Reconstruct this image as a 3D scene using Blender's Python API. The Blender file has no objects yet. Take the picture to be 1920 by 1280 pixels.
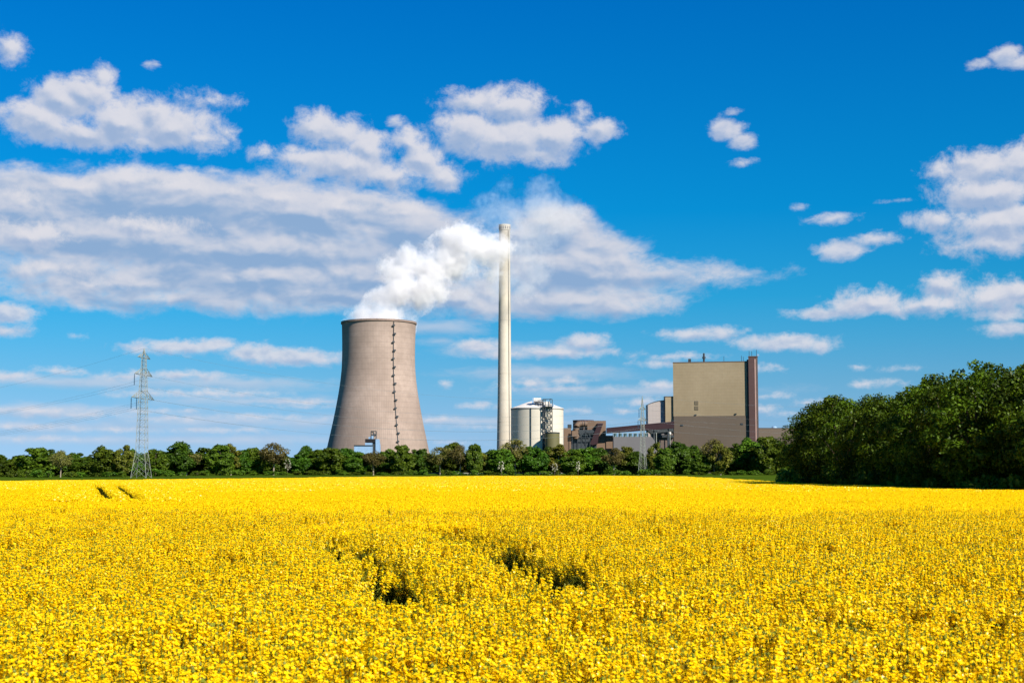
import bpy, math, random
import numpy as np
from mathutils import Vector, noise as mnoise
R = math.radians
C = bpy.context.scene
random.seed(7); rng = np.random.default_rng(7)

# ------------------------------------------------------------------ camera, world, sun, exposure
F = 2667.0; PITCH = math.atan(244/F); CAMZ = 2.75; HZ = 884
cam = bpy.data.cameras.new('camera'); cam.sensor_width = 36; cam.lens = 50
cam.dof.use_dof = True; cam.dof.focus_distance = 500; cam.dof.aperture_fstop = 7.1
cam.clip_start = .1; cam.clip_end = 20000
co = bpy.data.objects.new('camera', cam); C.collection.objects.link(co)
co.location = (0, 0, CAMZ); co.rotation_euler = (math.pi/2 + PITCH, 0, 0); C.camera = co
SUN_EL, SUN_AZ = 36.0, 140.0          # azimuth clockwise from +Y (view direction): behind the camera, to the right
sl = bpy.data.lights.new('sun', 'SUN'); sl.energy = 5.0; sl.angle = R(.53); sl.color = (1, .92, .78)
so = bpy.data.objects.new('sun', sl); C.collection.objects.link(so)
sd = Vector((math.sin(R(SUN_AZ))*math.cos(R(SUN_EL)), math.cos(R(SUN_AZ))*math.cos(R(SUN_EL)), math.sin(R(SUN_EL))))
so.rotation_euler = sd.to_track_quat('Z', 'Y').to_euler()
C.view_settings.view_transform = 'Standard'; C.view_settings.look = 'None'
C.view_settings.exposure = 1.0; C.view_settings.gamma = 1
C.render.engine = 'CYCLES'
cy = C.cycles; cy.max_bounces = 12; cy.diffuse_bounces = 3; cy.glossy_bounces = 2; cy.transmission_bounces = 4
cy.transparent_max_bounces = 8; cy.volume_bounces = 10; cy.use_adaptive_sampling = True; cy.adaptive_threshold = .015
cy.use_denoising = True; cy.denoiser = 'OPENIMAGEDENOISE'; cy.denoising_prefilter = 'ACCURATE'
cy.volume_max_steps = 256
try: cy.sample_clamp_indirect = 6
except Exception: pass

# ------------------------------------------------------------------ node helpers
class N:
    def __init__(s, tree): s.t = tree; s.n = tree.nodes; s.l = tree.links
    def new(s, typ, **kw):
        nd = s.n.new(typ)
        for k, v in kw.items(): setattr(nd, k, v)
        return nd
    def put(s, sock, v):
        if v is None: return
        if hasattr(v, 'links') or isinstance(v, bpy.types.NodeSocket): s.l.new(v, sock)
        else: sock.default_value = v
    def m(s, op, a, b=None, c=None, clamp=False):
        nd = s.new('ShaderNodeMath', operation=op); nd.use_clamp = clamp
        s.put(nd.inputs[0], a); s.put(nd.inputs[1], b); s.put(nd.inputs[2], c); return nd.outputs[0]
    def v(s, op, a, b=None, c=None):
        nd = s.new('ShaderNodeVectorMath', operation=op)
        s.put(nd.inputs[0], a); s.put(nd.inputs[1], b); s.put(nd.inputs[2], c)
        return nd.outputs['Value'] if op in ('LENGTH', 'DOT_PRODUCT', 'DISTANCE') else nd.outputs[0]
    def noise(s, vec, scale, detail=4, rough=.5, dist=0, color=False, dim='3D'):
        nd = s.new('ShaderNodeTexNoise'); nd.noise_dimensions = dim
        s.put(nd.inputs['Vector'], vec); nd.inputs['Scale'].default_value = scale
        nd.inputs['Detail'].default_value = detail; nd.inputs['Roughness'].default_value = rough
        nd.inputs['Distortion'].default_value = dist
        return nd.outputs['Color'] if color else nd.outputs[0]
    def ss(s, x, lo, hi, a=0., b=1.):
        nd = s.new('ShaderNodeMapRange', interpolation_type='SMOOTHSTEP')
        s.put(nd.inputs[0], x); nd.inputs[1].default_value = lo; nd.inputs[2].default_value = hi
        nd.inputs[3].default_value = a; nd.inputs[4].default_value = b; return nd.outputs[0]
    def lin(s, x, lo, hi, a=0., b=1.):
        nd = s.new('ShaderNodeMapRange'); s.put(nd.inputs[0], x)
        nd.inputs[1].default_value = lo; nd.inputs[2].default_value = hi
        nd.inputs[3].default_value = a; nd.inputs[4].default_value = b; return nd.outputs[0]
    def mix(s, fac, a, b, blend='MIX'):
        nd = s.new('ShaderNodeMix', data_type='RGBA', blend_type=blend)
        s.put(nd.inputs[0], fac); s.put(nd.inputs[6], a if not isinstance(a, tuple) else (*a[:3], 1))
        s.put(nd.inputs[7], b if not isinstance(b, tuple) else (*b[:3], 1)); return nd.outputs[2]
    def xyz(s, v):
        nd = s.new('ShaderNodeSeparateXYZ'); s.put(nd.inputs[0], v); return nd.outputs
    def comb(s, x, y, z):
        nd = s.new('ShaderNodeCombineXYZ'); s.put(nd.inputs[0], x); s.put(nd.inputs[1], y); s.put(nd.inputs[2], z); return nd.outputs[0]

def ray(px, py):
    a, b = (px-960)/F, (640-py)/F
    return Vector((a, math.cos(PITCH)-b*math.sin(PITCH), math.sin(PITCH)+b*math.cos(PITCH)))
def P(px, py, d):
    r = ray(px, py); t = d/r.y
    return Vector((r.x*t, d, CAMZ+r.z*t))
def azel(px, py):
    r = ray(px, py).normalized()
    return math.atan2(r.x, r.y)*F, math.asin(r.z)*F

# ------------------------------------------------------------------ sky with clouds (directions, at infinity)
BIG = [(70,225,75,42),(120,190,70,45),(165,172,65,42),(197,142,24,24),(230,230,90,52),(285,215,50,40),(330,240,90,45),
 (160,250,130,34),(395,190,66,20),(350,182,30,18),(375,262,60,26),(260,262,110,26),(428,248,26,14),(95,238,80,34),
 (590,235,46,40),(640,250,65,40),(690,278,60,40),(500,290,55,18),(570,300,60,28),(650,310,100,42),(770,270,30,33),(790,300,50,40),
 (830,330,48,33),(740,330,90,33),(560,322,45,16),
 (890,190,75,30),(960,200,70,42),(870,245,74,48),(1000,195,35,28),(950,262,110,48),(1040,255,80,42),(1085,215,20,24),(1120,245,40,26),
 (1000,285,100,24),
 (1760,322,45,24),(1806,305,26,22),(1860,312,80,38),(1920,308,75,42),(1850,362,100,42),(1775,412,70,26),(1880,420,120,42),(1870,452,110,30),
 (150,350,70,18),(235,335,62,22),(330,346,75,20),(425,362,60,17),(520,374,62,17),(640,386,70,19),(760,394,60,18),(40,378,60,24),(60,440,90,30),(280,424,110,22),(95,505,60,16),(180,528,60,10),(14,92,32,28),(42,97,24,18),(1640,565,95,26),(1765,535,52,28),(1740,572,120,24),(1855,556,95,32),(1920,550,60,30)]
SMALL = [(1362,243,36,22),(1392,264,28,18),(1560,410,44,11),(1578,470,50,20),(1640,448,48,13),(1885,106,30,22),(1846,119,26,9),(1912,116,26,16),
 (1540,588,66,13),(1895,617,56,15),(1600,577,60,16),(1890,590,60,12),
 (1310,626,78,13),(1352,622,42,13),(1470,642,95,17),(1535,648,26,15),(1420,637,40,11),
 (330,652,100,15),(400,648,55,15),(260,652,34,12),(478,661,60,19),(545,668,105,18),(605,674,50,12),
 (5,588,60,22),(5,618,50,12),(1100,641,52,17),(893,648,50,14),(1050,660,110,12),(960,664,90,9),
 (900,761,38,8),(823,787,30,6),(1235,722,36,10),(1200,752,38,9),(1090,769,26,5),(1178,772,18,5),(1430,766,32,8),(1475,775,30,4),
 (1610,688,15,5),(1690,690,24,5),(1620,719,24,8),(1674,717,24,7),(1240,681,46,7),(1270,668,60,7),(1420,690,40,8),(1440,742,40,5),
 (280,122,14,7),(740,228,16,11),(1375,210,12,4),(1390,306,20,6),(1498,389,14,5),(1685,376,18,3),(400,318,22,6),(345,316,10,4),
 (112,695,42,9),(18,703,55,9),(60,770,80,8),(150,777,80,6),(50,800,60,5),(340,703,120,9),(230,706,45,7),(400,736,115,8),(270,737,60,6),
 (560,753,70,5),(480,781,90,5),(330,784,60,5),(200,805,70,4),(90,822,60,4),(420,806,80,4),(300,770,60,4),(140,631,14,5),
 (560,762,60,4),(835,720,16,7),(1060,714,45,8),(990,718,50,8),(1040,728,90,5),(1560,760,50,4),(1510,752,20,5),(860,830,30,3),(930,800,60,3)]
VEIL = [(190,360,190,40),(60,350,80,26),(0,400,160,56),(330,385,330,62),(590,405,235,52),(760,430,120,50),(250,450,320,50),(480,470,380,50),(60,440,110,40),
 (480,520,400,42),(640,556,260,34),(330,562,230,20),(90,500,110,24),(250,530,200,26),(720,520,180,40),(860,560,160,34),
 (1070,500,150,56),(1180,515,180,24),(1320,518,70,14),(1080,560,170,30),(1030,440,90,52),(1150,575,70,18),(1110,460,60,22),
 (820,615,90,16),(830,640,40,10),(1020,700,160,14),(960,655,130,12),(120,800,320,12),(420,790,300,12),(150,715,220,12),(420,720,200,14),(110,770,240,12),
 (460,752,160,10),(300,825,400,10),(900,790,220,10),(1200,735,200,10)]

w = bpy.data.worlds.new('World'); C.world = w; w.use_nodes = True
w.node_tree.nodes.clear(); g = N(w.node_tree)
def field_group(name, blobs, blend=12.):
    t = bpy.data.node_groups.new(name, 'ShaderNodeTree')
    t.interface.new_socket('p', in_out='INPUT', socket_type='NodeSocketVector')
    t.interface.new_socket('f', in_out='OUTPUT', socket_type='NodeSocketFloat')
    q = N(t); gi = q.new('NodeGroupInput'); go = q.new('NodeGroupOutput'); p = gi.outputs[0]; acc = None
    for (px, py, rx, ry) in blobs:
        u, v = azel(px, py)
        d = q.v('LENGTH', q.v('MULTIPLY_ADD', p, (1/rx, 1/ry, 0), (-u/rx, -v/ry, 0)))
        f = q.m('MULTIPLY_ADD', d, -min(rx, ry), min(rx, ry))
        acc = f if acc is None else q.m('SMOOTH_MAX', acc, f, blend)
    t.links.new(acc, go.inputs[0]); return t
def use(q, t, p):
    nd = q.new('ShaderNodeGroup'); nd.node_tree = t; q.put(nd.inputs[0], p); return nd.outputs[0]
tc = g.new('ShaderNodeTexCoord'); D = g.v('NORMALIZE', tc.outputs['Generated']); x, y, z = g.xyz(D)
U = g.m('MULTIPLY', g.m('ARCTAN2', x, y), F); V = g.m('MULTIPLY', g.m('ARCSINE', z), F)
uv = g.comb(U, V, 0)
sky = g.new('ShaderNodeTexSky', sky_type='NISHITA'); sky.sun_disc = False
sky.sun_elevation = R(SUN_EL); sky.sun_rotation = R(SUN_AZ); sky.air_density = 1.0; sky.dust_density = .35; sky.ozone_density = 2.2
g.put(sky.inputs[0], g.v('NORMALIZE', g.comb(x, y, g.m('ADD', g.m('MULTIPLY', g.m('MAXIMUM', z, 0.), .88), .12))))
hs = g.new('ShaderNodeHueSaturation'); hs.inputs['Saturation'].default_value = 1.0
g.put(hs.inputs['Color'], sky.outputs[0])
rp = g.new('ShaderNodeValToRGB'); el_ = rp.color_ramp; q_ = [(0,(.73,.79,.92)),(84,(.66,.83,.94)),(164,(.44,.84,.95)),(244,(.24,.85,1.02)),(324,(.09,.84,1.07)),(484,(.012,.76,1.14)),(884,(0,.605,1.2))]
while len(el_.elements) < len(q_): el_.elements.new(.5)
for e_, (v_, c_) in zip(el_.elements, q_): e_.position = v_/884; e_.color = (c_[0]/1.25, c_[1]/1.25, c_[2]/1.25, 1)
g.put(rp.inputs[0], g.m('DIVIDE', V, 884.0))          # polarising filter: deepens the blue away from the horizon
col = g.mix(1.0, hs.outputs[0], g.v('MULTIPLY', rp.outputs[0], (1.25, 1.25, 1.25)), 'MULTIPLY')
K = 1.0   # cloud radiance relative to the sky texture's units
def clouds(col, name, blobs, amp, sc, stretch, soft, thr, warp, lit, grey, opac, blend, kd, kg, relief, c0, lo=-.55, hi=.8):
    """billows: a field of merged lobes, its border broken up by fractal noise; thick cores and undersides grey, rims and tops lit"""
    t = field_group(name, blobs, blend)
    sv = g.v('MULTIPLY', uv, (sc*stretch, sc, 0))
    wn = g.v('SUBTRACT', g.noise(sv, 1.0, 5, .6, color=True, dim='2D'), (.5, .5, .5))
    p = g.v('ADD', uv, g.v('MULTIPLY', wn, (warp, warp*.7, 0)))
    sv2 = g.v('ADD', sv, (3.1, 7.7, 0))
    n1 = g.noise(sv2, 1.7, 9, .66, .15, dim='2D')
    m1 = g.noise(sv2, 1.9, 3, .5, .2, dim='2D'); m2 = g.noise(g.v('ADD', sv2, (7*sc*stretch, 12*sc, 0)), 1.9, 3, .5, .2, dim='2D')
    f0 = use(g, t, p); f1 = use(g, t, g.v('ADD', p, (6, 10, 0)))
    d0 = g.m('ADD', f0, g.m('MULTIPLY', g.m('SUBTRACT', n1, .5), amp))
    gr = g.m('DIVIDE', g.m('SUBTRACT', f0, f1), 11.6)
    val = g.m('ADD', g.m('MULTIPLY', gr, kg), g.m('MULTIPLY', g.m('SUBTRACT', m1, m2), relief))
    val = g.m('ADD', val, g.m('MULTIPLY_ADD', d0, -kd, c0))
    sh = g.ss(val, lo, hi)
    al = g.m('MULTIPLY', g.ss(d0, thr, thr+soft), opac)
    return g.mix(al, col, g.mix(sh, grey, lit))
LIT = (6.2, 6.17, 6.65); LOW = [b for b in VEIL if b[1] >= 610]; VEIL = [b for b in VEIL if b[1] < 610]
col = clouds(col, 'low_veil_field', LOW, 24, 1/50, .3, 20, -7, 24, (5.2, 5.5, 6.4), (3.3, 4.4, 6.0), .62, 7., .03, .6, 1.2, .25)
col = clouds(col, 'veil_field', VEIL, 54, 1/100, .55, 30, -12, 60, (5.65, 5.75, 6.4), (2.3, 3.5, 5.4), .96, 30., .018, .55, 1.9, .50)
col = clouds(col, 'small_field', SMALL, 22, 1/36, .6, 15, -4, 14, LIT, (3.4, 4.2, 5.8), .86, 5., .03, .5, 1.2, .42)
col = clouds(col, 'cumulus_field', BIG, 62, 1/80, .85, 30, -5, 44, LIT, (2.9, 3.85, 5.6), .95, 16., .0135, .66, 1.05, .53)
bg = g.new('ShaderNodeBackground'); bg.inputs[1].default_value = .0595; g.put(bg.inputs[0], col)
wo = g.new('ShaderNodeOutputWorld'); w.node_tree.links.new(bg.outputs[0], wo.inputs[0])
w.cycles.sampling_method = 'MANUAL'; w.cycles.sample_map_resolution = 256

# ------------------------------------------------------------------ materials
BF = .80      # how light the plant's claddings and concretes are overall
def mat(name, col, rough=.8, var=.15, scale=.2, col2=None, bump=0, metal=0, coat=None, stretch=(1,1,1), fine=True):
    col = tuple(k*BF for k in col); col2 = tuple(k*BF for k in col2) if col2 else None
    m = bpy.data.materials.new(name); m.use_nodes = True; q = N(m.node_tree)
    b = m.node_tree.nodes['Principled BSDF']; b.inputs['Roughness'].default_value = rough; b.inputs['Metallic'].default_value = metal
    b.inputs['Specular IOR Level'].default_value = .3
    t = q.new('ShaderNodeTexCoord'); vec = q.v('MULTIPLY', t.outputs['Object'], stretch)
    n = q.noise(vec, scale, 6, .6)
    c = q.mix(q.ss(n, .3, .7), tuple(k*(1-var) for k in col), col2 if col2 else tuple(min(1, k*(1+var)) for k in col))
    if fine:
        n2 = q.noise(t.outputs['Object'], scale*9, 3, .6); c = q.mix(q.lin(n2, .3, .7, 0, .5), c, tuple(k*(1-var) for k in col))
    q.put(b.inputs['Base Color'], c)
    if bump:
        bp = q.new('ShaderNodeBump'); bp.inputs['Strength'].default_value = bump; q.put(bp.inputs['Height'], n); q.put(b.inputs['Normal'], bp.outputs[0])
    m['q'] = 0
    return m
def grid_mat(name, col, lines, dx, dz, wd=.06, dark=.7, var=.1, rough=.75, radial=None, col2=None):
    """cladding or formwork: panel joints every dx (across) and dz (up); radial = joints counted round the object's z axis"""
    m = mat(name, col, rough, var, .03, col2=col2); q = N(m.node_tree); b = m.node_tree.nodes['Principled BSDF']
    src = b.inputs['Base Color'].links[0].from_socket
    t = q.new('ShaderNodeTexCoord'); X, Y, Z = q.xyz(t.outputs['Object'])
    u = q.m('MULTIPLY', q.m('ARCTAN2', X, Y), radial/(2*math.pi)) if radial else q.m('DIVIDE', X, dx)
    def line(k): return q.m('LESS_THAN', q.m('FRACT', k), wd)
    l = q.m('MAXIMUM', line(u), q.m('MULTIPLY', line(q.m('DIVIDE', Z, dz)), .45 if radial else 1.))
    q.put(b.inputs['Base Color'], q.mix(q.m('MULTIPLY', l, 1-dark), src, (0.02, .02, .02)))
    return m
def leaf_mat(name, col, col2, trans=.3, hue=.03):
    m = bpy.data.materials.new(name); m.use_nodes = True; m.node_tree.nodes.clear(); q = N(m.node_tree)
    a = q.new('ShaderNodeAttribute', attribute_name='tint'); oi = q.new('ShaderNodeObjectInfo')
    c = q.mix(a.outputs['Fac'], col, col2)
    h = q.new('ShaderNodeHueSaturation'); q.put(h.inputs['Color'], c)
    q.put(h.inputs['Value'], q.lin(oi.outputs['Random'], 0, 1, .72, 1.25)); q.put(h.inputs['Hue'], q.lin(oi.outputs['Random'], 0, 1, .5-hue, .5+hue*.5))
    d = q.new('ShaderNodeBsdfDiffuse'); tr = q.new('ShaderNodeBsdfTranslucent'); gl = q.new('ShaderNodeBsdfGlossy'); gl.inputs['Roughness'].default_value = .5
    q.put(d.inputs[0], h.outputs[0]); q.put(tr.inputs[0], h.outputs[0])
    x = q.new('ShaderNodeMixShader'); x.inputs[0].default_value = trans; m.node_tree.links.new(d.outputs[0], x.inputs[1]); m.node_tree.links.new(tr.outputs[0], x.inputs[2])
    x2 = q.new('ShaderNodeMixShader'); x2.inputs[0].default_value = .012; m.node_tree.links.new(x.outputs[0], x2.inputs[1]); m.node_tree.links.new(gl.outputs[0], x2.inputs[2])
    o = q.new('ShaderNodeOutputMaterial'); m.node_tree.links.new(x2.outputs[0], o.inputs[0]); return m

M = dict(
 concrete=grid_mat('tower_concrete', (.345,.262,.22), None, 1, 4.6, .12, .70, .19, .9, radial=150, col2=(.43,.335,.287)),
 chimney=grid_mat('chimney_concrete', (.55,.50,.42), None, 1, 6, .03, .9, .12, .85, radial=24),
 white=grid_mat('white_cladding', (.60,.55,.465), None, 1, 7, .03, .88, .05, .6, radial=60),
 white_roof=mat('white_roof', (.66,.63,.60), .5, .05, .1),
 beige=grid_mat('beige_cladding', (.285,.222,.138), None, 1.4, 2.6, .07, .82, .12, .6, col2=(.325,.26,.17)),
 taupe=grid_mat('taupe_cladding', (.115,.088,.068), None, 1.4, 2.6, .07, .85, .08, .7),
 redbrown=grid_mat('red_cladding', (.085,.046,.043), None, 1.2, 3, .08, .8, .1, .6),
 brown=grid_mat('brown_cladding', (.155,.10,.068), None, 1.5, 3, .07, .85, .12, .7),
 brown_dark=mat('dark_brown_cladding', (.12,.09,.08), .7, .2, .1),
 purple=grid_mat('purple_cladding', (.030,.0135,.019), None, 1.2, 2, .1, .75, .12, .95),
 purple_roof=mat('purple_roof', (.08,.055,.075), .5, .1, .1),
 lightgrey=grid_mat('grey_panels', (.35,.31,.30), None, 3, 4.2, .06, .82, .06, .6),
 lowwall=grid_mat('pale_wall', (.125,.12,.13), None, 5, 4, .03, .88, .07, .7),
 olive=grid_mat('olive_tank', (.125,.115,.05), None, 1, 2.4, .06, .85, .12, .6, radial=40),
 steel_dark=mat('dark_steel', (.035,.045,.055), .5, .3, .5), steel=mat('galvanised_steel', (.27,.29,.255), .55, .12, .8, metal=.1),
 teal=mat('teal_fan', (.05,.10,.11), .5, .2, .5), glass=mat('insulator_glass', (.03,.07,.12), .3, .2, 1),
 bluepanel=mat('blue_panel', (.22,.36,.55), .5, .1, .5), black=mat('black_opening', (.008,.008,.01), .8, .2, .5),
 cable=mat('cable', (.16,.2,.22), .5, .1, 1), carwhite=mat('car_paint', (.8,.8,.8), .25, .02, 1), tyre=mat('tyre_rubber', (.02,.02,.02), .9, .1, 3),
 carglass=mat('car_glass', (.02,.025,.03), .08, .1, 1), lamp=mat('lamp_globe', (.8,.8,.78), .3, .02, 1),
 vent=mat('vent_louvres', (.13,.105,.07), .6, .1, .3),
 soil=mat('field_soil', (.035,.045,.014), .95, .4, .8, bump=.3),
 bark=mat('bark', (.11,.085,.06), .9, .3, 1.5, stretch=(1,1,.25)), bark_pale=mat('pale_bark', (.30,.25,.19), .9, .25, 1.5, stretch=(1,1,.25)),
 grass=mat('meadow_grass', (.05,.10,.008), .95, .35, .06, col2=(.08,.125,.012), bump=.2),
 leaf_dark=leaf_mat('dark_leaves', (.016,.048,.004), (.062,.122,.007)), leaf_mid=leaf_mat('green_leaves', (.026,.068,.005), (.095,.16,.009)),
 leaf_yellow=leaf_mat('yellow_green_leaves', (.06,.08,.010), (.16,.17,.018)), leaf_brown=leaf_mat('bronze_leaves', (.075,.075,.014), (.175,.168,.04)),
 leaf_wood=leaf_mat('wood_leaves', (.006,.018,.001), (.088,.152,.004), .25, .012), blossom=leaf_mat('white_blossom', (.30,.31,.19), (.70,.65,.55), .2, 0),
)
for k_ in ('grass', 'soil'): M[k_].node_tree.nodes['Principled BSDF'].inputs['Specular IOR Level'].default_value = 0
def shade_stain(m, bands):
    """cloud shade painted as darker courses of concrete, broken up by noise and rain streaks, (z0, z1, colour, strength)"""
    q = N(m.node_tree); b = m.node_tree.nodes['Principled BSDF']; src = b.inputs['Base Color'].links[0].from_socket
    t = q.new('ShaderNodeTexCoord'); X, Y, Z = q.xyz(t.outputs['Object'])
    nz = q.noise(q.v('MULTIPLY', t.outputs['Object'], (.05, .05, .02)), 1, 5, .6); zz = q.m('ADD', Z, q.lin(nz, .3, .7, -14, 14))
    streak = q.noise(q.v('MULTIPLY', t.outputs['Object'], (.35, .35, .012)), 1, 4, .65)
    for (a, c_, colr, st) in bands:
        f = q.m('MULTIPLY', q.ss(zz, a, c_), q.lin(streak, .3, .7, st*.55, st)); src = q.mix(f, src, colr)
    q.put(b.inputs['Base Color'], src)

# ------------------------------------------------------------------ geometry builder
class G:
    def __init__(s, yaw=0, pivot=(0,0)): s.v = []; s.f = []; s.yaw = yaw; s.piv = pivot; s.smooth = False
    def add(s, vs, fs):
        o = len(s.v)
        if s.yaw:
            c, n = math.cos(s.yaw), math.sin(s.yaw); a, b = s.piv
            vs = [(a+(x-a)*c-(y-b)*n, b+(x-a)*n+(y-b)*c, z) for x, y, z in vs]
        s.v += [tuple(k) for k in vs]; s.f += [tuple(i+o for i in k) for k in fs]; return s
    def box(s, x0, x1, y0, y1, z0, z1):
        return s.add([(x0,y0,z0),(x1,y0,z0),(x1,y1,z0),(x0,y1,z0),(x0,y0,z1),(x1,y0,z1),(x1,y1,z1),(x0,y1,z1)],
              [(0,3,2,1),(4,5,6,7),(0,1,5,4),(1,2,6,5),(2,3,7,6),(3,0,4,7)])
    def prism(s, xz, y0, y1):
        n = len(xz); vs = [(a, y0, b) for a, b in xz]+[(a, y1, b) for a, b in xz]
        return s.add(vs, [tuple(range(n)), tuple(range(2*n-1, n-1, -1))]+[(i, i+n, (i+1) % n+n, (i+1) % n) for i in range(n)])
    def tube(s, pts, r, n=6, cap=True):
        pts = [Vector(p) for p in pts]; rs = r if isinstance(r, (list, tuple)) else [r]*len(pts); vs = []; fs = []
        for i, p in enumerate(pts):
            t = (pts[min(i+1, len(pts)-1)]-pts[max(i-1, 0)]); t = t.normalized() if t.length else Vector((0,0,1))
            a = t.cross(Vector((0,0,1)) if abs(t.z) < .9 else Vector((1,0,0))).normalized(); b = t.cross(a)
            vs += [tuple(p+(a*math.cos(2*math.pi*k/n)+b*math.sin(2*math.pi*k/n))*rs[i]) for k in range(n)]
        for i in range(len(pts)-1):
            fs += [(i*n+k, i*n+(k+1) % n, (i+1)*n+(k+1) % n, (i+1)*n+k) for k in range(n)]
        if cap: fs += [tuple(range(n-1, -1, -1)), tuple(range((len(pts)-1)*n, len(pts)*n))]
        return s.add(vs, fs)
    def lathe(s, cx, cy_, prof, n=48, a0=0, a1=2*math.pi, close=False):
        full = abs(a1-a0-2*math.pi) < 1e-6; k = n if full else n+1; vs = []; fs = []
        for (r, z) in prof: vs += [(cx+r*math.sin(a0+(a1-a0)*i/n), cy_-r*math.cos(a0+(a1-a0)*i/n), z) for i in range(k)]
        m = len(prof)
        for j in range(m if close else m-1):
            j2 = (j+1) % m
            for i in range(n): i2 = (i+1) % k; fs.append((j*k+i, j*k+i2, j2*k+i2, j2*k+i))
        return s.add(vs, fs)
    def build(s, name, material, parent=None, label=None, smooth=False):
        o0 = Vector((0,0,0)); p = parent
        while p is not None: o0 += p.location; p = p.parent
        me = bpy.data.meshes.new(name); me.from_pydata([(a-o0.x, b-o0.y, c-o0.z) for a, b, c in s.v], [], s.f); me.update()
        if smooth:
            me.polygons.foreach_set('use_smooth', [True]*len(me.polygons))
            me.set_sharp_from_angle(angle=R(40))
        me.materials.append(material)
        ob = bpy.data.objects.new(name, me); C.collection.objects.link(ob); ob.parent = parent
        if label: ob['label'] = label
        return ob
def tag(o, label=None, cat=None, group=None, kind=None):
    if label: o['label'] = label
    if cat: o['category'] = cat
    if group: o['group'] = group
    if kind: o['kind'] = kind
    return o
def thing(name, label, cat, loc, group=None):
    o = bpy.data.objects.new(name, None); o.empty_display_size = .5; C.collection.objects.link(o); o.location = loc
    return tag(o, label, cat, group)
def ter(x, y):
    t = min(1, max(0, (y-230)/290)); return 1.5*t*t*(3-2*t)
GZ = 1.5
def Xp(px, d, py=830): return P(px, py, d).x
def Zp(py, d): return P(960, py, d).z

# ------------------------------------------------------------------ ground
gx = [-9000,-3000,-1000,-500,-300,-200,-100,-50,0,50,100,200,300,500,1000,3000,9000]
gy = [-3000,-300,-60,0,60,120,230]+list(range(250, 521, 15))+[600,800,1200,2500,6000,14000]
gg = G(); gg.add([(a, b, ter(a, b)) for b in gy for a in gx], [(j*len(gx)+i, j*len(gx)+i+1, (j+1)*len(gx)+i+1, (j+1)*len(gx)+i) for j in range(len(gy)-1) for i in range(len(gx)-1)])
tag(gg.build('ground', M['grass'], smooth=True), kind='structure')

# far edge of the rape field, as bearing (photo px) -> distance
CT = 1.42                                    # height of the flower tops
EDGE = [(-700,190),(-300,200),(0,215),(250,240),(450,265),(640,300),(960,330),(1250,330),(1350,270),(1420,215),(1500,172),(1600,140),(1750,117),(1920,106),(2300,84)]
def edge_d(px):
    if px <= EDGE[0][0]: return EDGE[0][1]
    for (a, d0), (b, d1) in zip(EDGE, EDGE[1:]):
        if px <= b: return d0+(d1-d0)*(px-a)/(b-a)
    return EDGE[-1][1]

# ------------------------------------------------------------------ cooling tower
DT = 1230; k = DT/F; tx = Xp(708.5, DT)
T = thing('cooling_tower', 'huge pinkish concrete cooling tower with waisted outline, steam rising from its rim', 'cooling tower', (tx, DT, GZ))
pr = [(605,69.2),(609,69.4),(615,69.2),(635,68.6),(660,68.2),(690,68.6),(715,71),(740,74.5),(765,79),(790,83.8),(815,89.2),(840,94.6),(865,100),(876,102)]
zt = lambda py: Zp(py, DT)
wrap = []
prof = [(h*k, zt(py)) for py, h in pr][::-1]
pts = []
for i in range(len(prof)-1):
    for s in range(4): t = s/4; pts.append((prof[i][0]*(1-t)+prof[i+1][0]*t, prof[i][1]*(1-t)+prof[i+1][1]*t))
pts.append(prof[-1])
for _ in range(3): pts = [pts[0]]+[((a[0]+b[0]*2+c[0])/4, b[1]) for a, b, c in zip(pts, pts[1:], pts[2:])]+[pts[-1]]
tower_r = lambda z: float(np.interp(z, [b for a, b in pts], [a for a, b in pts]))
shade_stain(M['concrete'], [(70, 5, (.155,.118,.098), .75), (108, 132, (.20,.15,.125), .35)])  # foot and top coloured darker for cloud shade, plus water stains below the rim
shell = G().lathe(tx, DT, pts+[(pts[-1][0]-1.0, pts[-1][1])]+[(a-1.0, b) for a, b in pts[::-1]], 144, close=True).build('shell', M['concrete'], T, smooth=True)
G().lathe(tx, DT, [(pts[-1][0]+.05, pts[-1][1]-1.6), (pts[-1][0]+.9, pts[-1][1]-1.4), (pts[-1][0]+.9, pts[-1][1]+.25), (pts[-1][0]-1.3, pts[-1][1]+.25)], 144).build('rim', mat('rim_concrete', (.25,.18,.15), .9, .3, .15), T, smooth=True)
cl = G(); zb = pts[0][1]
for i in range(44):
    a, b = 2*math.pi*i/44, 2*math.pi*(i+1)/44; r0 = pts[0][0]-.5; r1 = r0+2.2
    p = lambda an, r, z: (tx+r*math.sin(an), DT-r*math.cos(an), z)
    cl.tube([p(a, r1, GZ), p((a+b)/2, r0, zb+.5)], .5, 5); cl.tube([p(b, r1, GZ), p((a+b)/2, r0, zb+.5)], .5, 5)
cl.build('support_columns', M['concrete'], T)
la = R(28.3); lp = [(tx+(tower_r(z)+.5)*math.sin(la), DT-(tower_r(z)+.5)*math.cos(la), z) for z in np.linspace(GZ+6, pts[-1][1]+.4, 40)]
lad = G().tube(lp, .32, 6).build('ladder', M['steel_dark'], T)
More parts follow.
